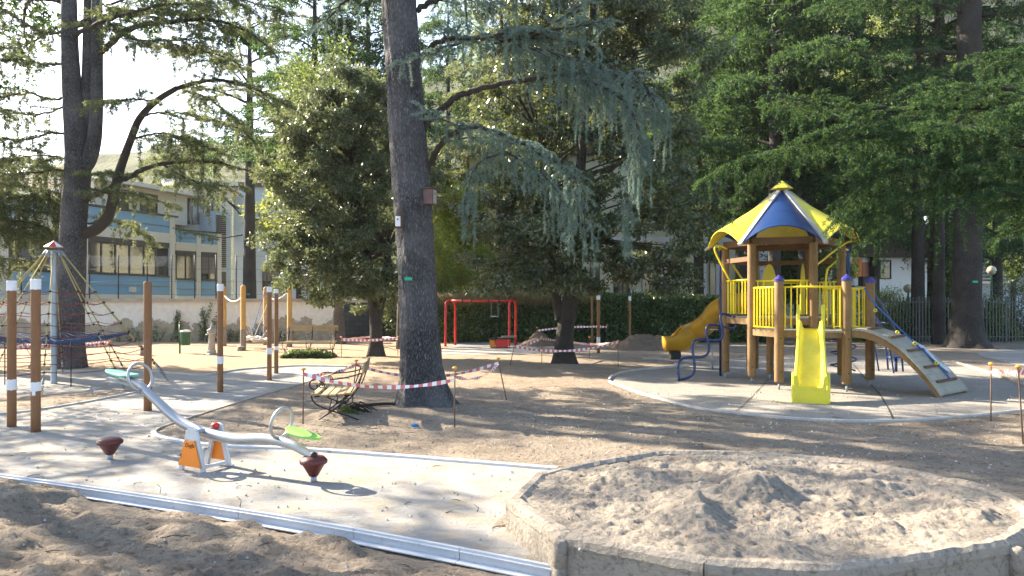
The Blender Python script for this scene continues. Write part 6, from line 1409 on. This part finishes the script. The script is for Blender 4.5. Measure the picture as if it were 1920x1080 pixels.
def barrier(stakes, spans, label, w_=.07, capm='larch', first=0):
    x, y, _ = G(*stakes[0][:2]); t = thing('tape_barrier', label, 'barrier tape', (x, y, 0)); ps = []
    for st in stakes:
        px, py, tx, ty = st; x, y, _ = G(px, py); tp = V((tx-960)*y/F, y, H+(HZ-ty)*y/F); o = MB().tube([(x,y,-.05), tp], .0095, 7).build('stake', M['rust'], t); ps.append((V(x,y,0), tp, y))
        MB().lathe(tp-V(0,0,.02), [(.012,0),(.014,.02),(.034,.025),(.036,.04),(.024,.052),(.005,.056)], 12).build('stake_cap', M[capm], o)
    for i, j, pa, pb, sag, tw in spans:
        A_ = V(ps[i][1].x, ps[i][2]-.012, H+(HZ-pa)*ps[i][2]/F); B_ = V(ps[j][1].x, ps[j][2]-.012, H+(HZ-pb)*ps[j][2]/F); tape_mesh(A_, B_, sag, w_, t, tw, i*3+j)
    for p0, tp, yy in ps:                                # wrapped knots of tape on the stakes
        pass
    return t
M['cap_orange'] = paint('ochre stake cap', (.72,.36,.05), .5, wear=.1)
barrier([(568,796,569,694),(852,802,853,692),(951,752,934,674),(660,756,668,678)], [(0,1,701,712,.14,.25),(1,2,705,682,.13,1.2),(3,0,684,702,.06,.9),(3,2,684,680,.22,.15)], 'red white tape on four stakes round the near bench and middle cedar', .058, 'cap_orange')
barrier([(955,688,964,650),(1016,684,1016,632),(1105,672,1105,633),(1159,688,1159,640)], [(0,3,649,641,.18,.2),(0,1,652,634,.03,.6),(1,2,635,646,.0,.3),(2,3,645,641,.03,.2)], 'striped tape ring on thin stakes round the thick leaning trunk', .075, 'cap_orange')
barrier([(1008,652,1007,615),(1138,650,1138,610)], [(0,1,620,613,-.06,.3)], 'far tape stretched behind the leaning trunk along the hedge', .085, 'cap_orange')
barrier([(578,632,578,613),(747,632,747,616),(680,627,680,612)], [(0,1,615,622,.05,.1),(0,2,614,617,.0,.1),(2,1,617,618,.0,.1)], 'far double run of tape behind the grey barked tree', .09, 'cap_orange')
barrier([(640,671,640,633),(746,668,746,632),(700,650,700,630)], [(0,1,637,634,.04,.1),(0,2,637,631,.0,.1),(2,1,631,635,0,.2)], 'tape run round the foot of the rounded evergreen', .085, 'cap_orange')
barrier([(28,690,28,646),(206,676,206,641),(60,668,44,643)], [(0,1,653,646,-.02,.1),(2,1,645,642,.0,.1),(2,0,645,653,0,.2)], 'tape run behind the rope climber round the forked cedar', .10, 'cap_orange')
barrier([(1858,792,1858,684),(1919,835,1909,690),(2010,800,2010,690)], [(0,1,695,700,.0,.6),(1,2,694,692,.08,.3)], 'short tape length between two capped stakes at the right', .075, 'cap_orange')

# ------------------------------------------------------------ fountain, bins, stump, swing frame and small things
x, y, _ = G(397, 666); t = thing('drinking_fountain', 'old pale cast drinking fountain with finial before the ivy grown wall', 'fountain', (x, y, 0))
MB().lathe((x,y,-.02), [(.20,0),(.20,.06),(.15,.09),(.14,.16),(.115,.2)], 8, False).build('base', M['stone'], t)
MB().lathe((x,y,.17), [(.115,0),(.10,.25),(.095,.50),(.13,.52),(.14,.56),(.115,.59)], 12).build('column', M['stone'], t)
MB().lathe((x,y,.75), [(.12,0),(.15,.03),(.14,.07),(.07,.11),(.045,.14),(.05,.17),(.03,.2),(.035,.24),(.005,.28)], 12).build('finial', M['stone'], t)
MB().tube(smooth_line([(x+.08,y-.05,.62),(x+.17,y-.10,.64),(x+.20,y-.12,.56)], 4), .018, 8).build('spout', M['galv'], t); MB().tube([(x-.1,y-.02,.66),(x-.18,y-.03,.66)], .02, 8).build('tap', M['galv'], t)
def bin_(px, py, s_, label, lid):
    x, y, _ = G(px, py); t = thing('litter_bin', label, 'litter bin', (x, y, 0)); MB().tube([(x-.2*s_,y+.02,0),(x-.2*s_,y+.02,.98*s_)], .03, 8).build('pole', M['green_metal'], t); MB().lathe((x-.2*s_,y+.02,.98*s_), [(.03,0),(.045,.02),(.02,.06)], 8).build('pole_cap', M['green_metal'], t)
    MB().lathe((x,y,.28*s_), [(.13*s_,0),(.145*s_,.02),(.16*s_,.42*s_),(.165*s_,.44*s_)], 16).build('bucket', M['green_metal'], t); MB().lathe((x,y,.72*s_), [(.17*s_,0),(.175*s_,.03),(.12*s_,.06),(.01,.07)], 16).build('lid', M['white'], t)
bin_(348, 663, 1.0, 'green litter bin with pale lid on a pole by the plastered wall', 1); bin_(1132, 641, 1.15, 'green litter bin with white lid before the ivy hedge', 1)
def stump(px, py, label, hh, rr_): x, y, _ = G(px, py); o = MB().lathe((x,y,-.03), [(rr_*1.15,0),(rr_*1.02,.08),(rr_,hh),(rr_*.9,hh+.03)], 14).build('tree_stump', M['log_grey']); tag(o, label, 'stump')
stump(272, 667, 'cut tree stump on the soil behind the bare brown post', .30, .15); stump(452, 658, 'small stump beside the yellow larch post', .16, .13)
x, y, _ = G(838, 648); x2_, _, _ = G(962, 650); t = thing('swing_frame', 'red steel swing frame with two rounded arches and an empty seat', 'swing frame', (x, y, 0)); zt = 1.77
for cx in (G(845,648)[0], G(961,649)[0]):
    left = cx < -1; yy = 29.0; dxx = .155 if left else .125
    pts = [(cx-dxx,yy,0),(cx-dxx,yy+.0,zt-.25),(cx-dxx*.7,yy+.0,zt-.05),(cx,yy,zt),(cx+dxx*.7,yy,zt-.05),(cx+dxx,yy,zt-.25),(cx+dxx,yy,0)]; pts = [(a, b-.45+.9*i/6, c) for i, (a, b, c) in enumerate(pts)]
    MB().tube(smooth_line(pts, 4), .048, 10).build('side_arch', M['red_metal'], t)
MB().tube([(G(845,648)[0],29,zt-.01),(G(961,649)[0],29,zt-.01)], .045, 10).build('top_bar', M['red_metal'], t)
for px in (867, 884, 917, 936): MB().tube([((px-960)*29/F-.03,29,zt-.01),((px-960)*29/F+.03,29,zt-.01)], .052, 10).build('bar_clamp', M['black_iron'], t)
xa, xb = (921-960)*29/F, (934-960)*29/F
for xx in (xa, xb): MB().tube([(xx,29,zt),(xx,29,1.16)], .010, 5).build('chain', M['galv'], t)
MB().box(((xa+xb)/2,29,1.15), (.34,.2,.035)).build('seat', M['galv'], t)
x, y, _ = G(945, 652); t = thing('construction_crate', 'low red and black crate with pale boards on top by the swing frame', 'crate', (x, y, 0))
MB().box((x-.08,y+.1,.17), (.46,.5,.30)).build('crate_body', M['red_metal'], t, bevel=.01); MB().box((x-.43,y+.1,.15), (.2,.4,.26)).build('crate_side', M['orange'], t); MB().box((x-.12,y+.1,.34), (.80,.52,.03)).build('crate_lid', M['black_iron'], t)
MB().box((x+.1,y+.1,.385), (.6,.4,.04), (V(1,0,.06).normalized(), V(0,1,0), V(-.06,0,1).normalized())).build('board', M['log_grey'], t); MB().box((x+.2,y+.05,.43), (.55,.3,.035), (V(1,.2,.02).normalized(), V(-.2,1,0).normalized(), V(0,0,1))).build('board', M['log_grey'], t)
x, y, _ = G(778, 801); r = np.random.default_rng(2); rows = []
for i in range(6): rows.append([(x+.055*math.cos(a)*s__*(1+.15*r.normal()), y+.035*math.sin(a)*s__, zz+.005*r.normal()) for s__, zz in [((.8,.01),(1,.02),(.95,.03),(.7,.04),(.4,.045),(.05,.047))[i]] for a in np.linspace(0, 6.283, 12, endpoint=False)])
o = MB().grid(rows, True, True).build('blue_cloth', M['blue_cloth']); tag(o, 'crumpled bright blue cloth scrap on the soil below the middle cedar', 'cloth')
for (px, py), hh, lab in (((450,951), .09, 'short upright twig at the metal edging'), ((895,960), .06, 'small bent twig on the pale screed near the sandbox'), ((300,925), .08, 'thin twig lying on the screed below the seesaw')):
    x, y, _ = G(px, py); o = MB().tube([(x,y,0),(x+.01,y,hh*.6),(x-.03,y+.01,hh)], [.004,.003,.002], 5).build('twig', M['twig']); tag(o, lab, 'twig')
r = np.random.default_rng(44); mb = MB()
for i in range(150):
    y = 3.6+r.random()**1.3*9; x = r.uniform(-.7, .7)*y; zz = ground_z(x, y)
    if dS2(x, y) < .05: continue
    zz = max(zz, 0.004) if zz > -.031 and zz < 0 else zz+.004
    a = r.uniform(0, 6.28); l_ = r.uniform(.03, .14); mb.tube([(x,y,zz),(x+math.cos(a)*l_*.5+r.normal()*.01,y+math.sin(a)*l_*.5,zz+.008),(x+math.cos(a)*l_,y+math.sin(a)*l_,zz+.002)], [.0035,.003,.0015], 4)
o = mb.build('twig_litter', M['twig']); tag(o, 'thin dark twigs and needles scattered over soil and screed', 'twigs', kind='stuff')
c_ = G(637, 915); o = MB().ring([(c_[0]+.14*math.cos(a), c_[1]+.08*math.sin(a), .001) for a in np.linspace(0, 6.283, 24, endpoint=False)], .004, 4)  # no object: the photo shows only the handle's shadow here

# ------------------------------------------------------------ the hazy morning air
hz = MB().box((0, 215, 93), (900, 640, 190)).build('haze', M['kerb']); hz['kind'] = 'stuff'
m = bpy.data.materials.new('air'); m.use_nodes = True; n_ = m.node_tree.nodes; n_.clear(); ou = n_.new('ShaderNodeOutputMaterial'); pv = n_.new('ShaderNodeVolumePrincipled')
pv.inputs['Color'].default_value = (.93,.96,1,1); pv.inputs['Density'].default_value = .00022; pv.inputs['Anisotropy'].default_value = .35; m.node_tree.links.new(pv.outputs[0], ou.inputs['Volume']); hz.data.materials[0] = m
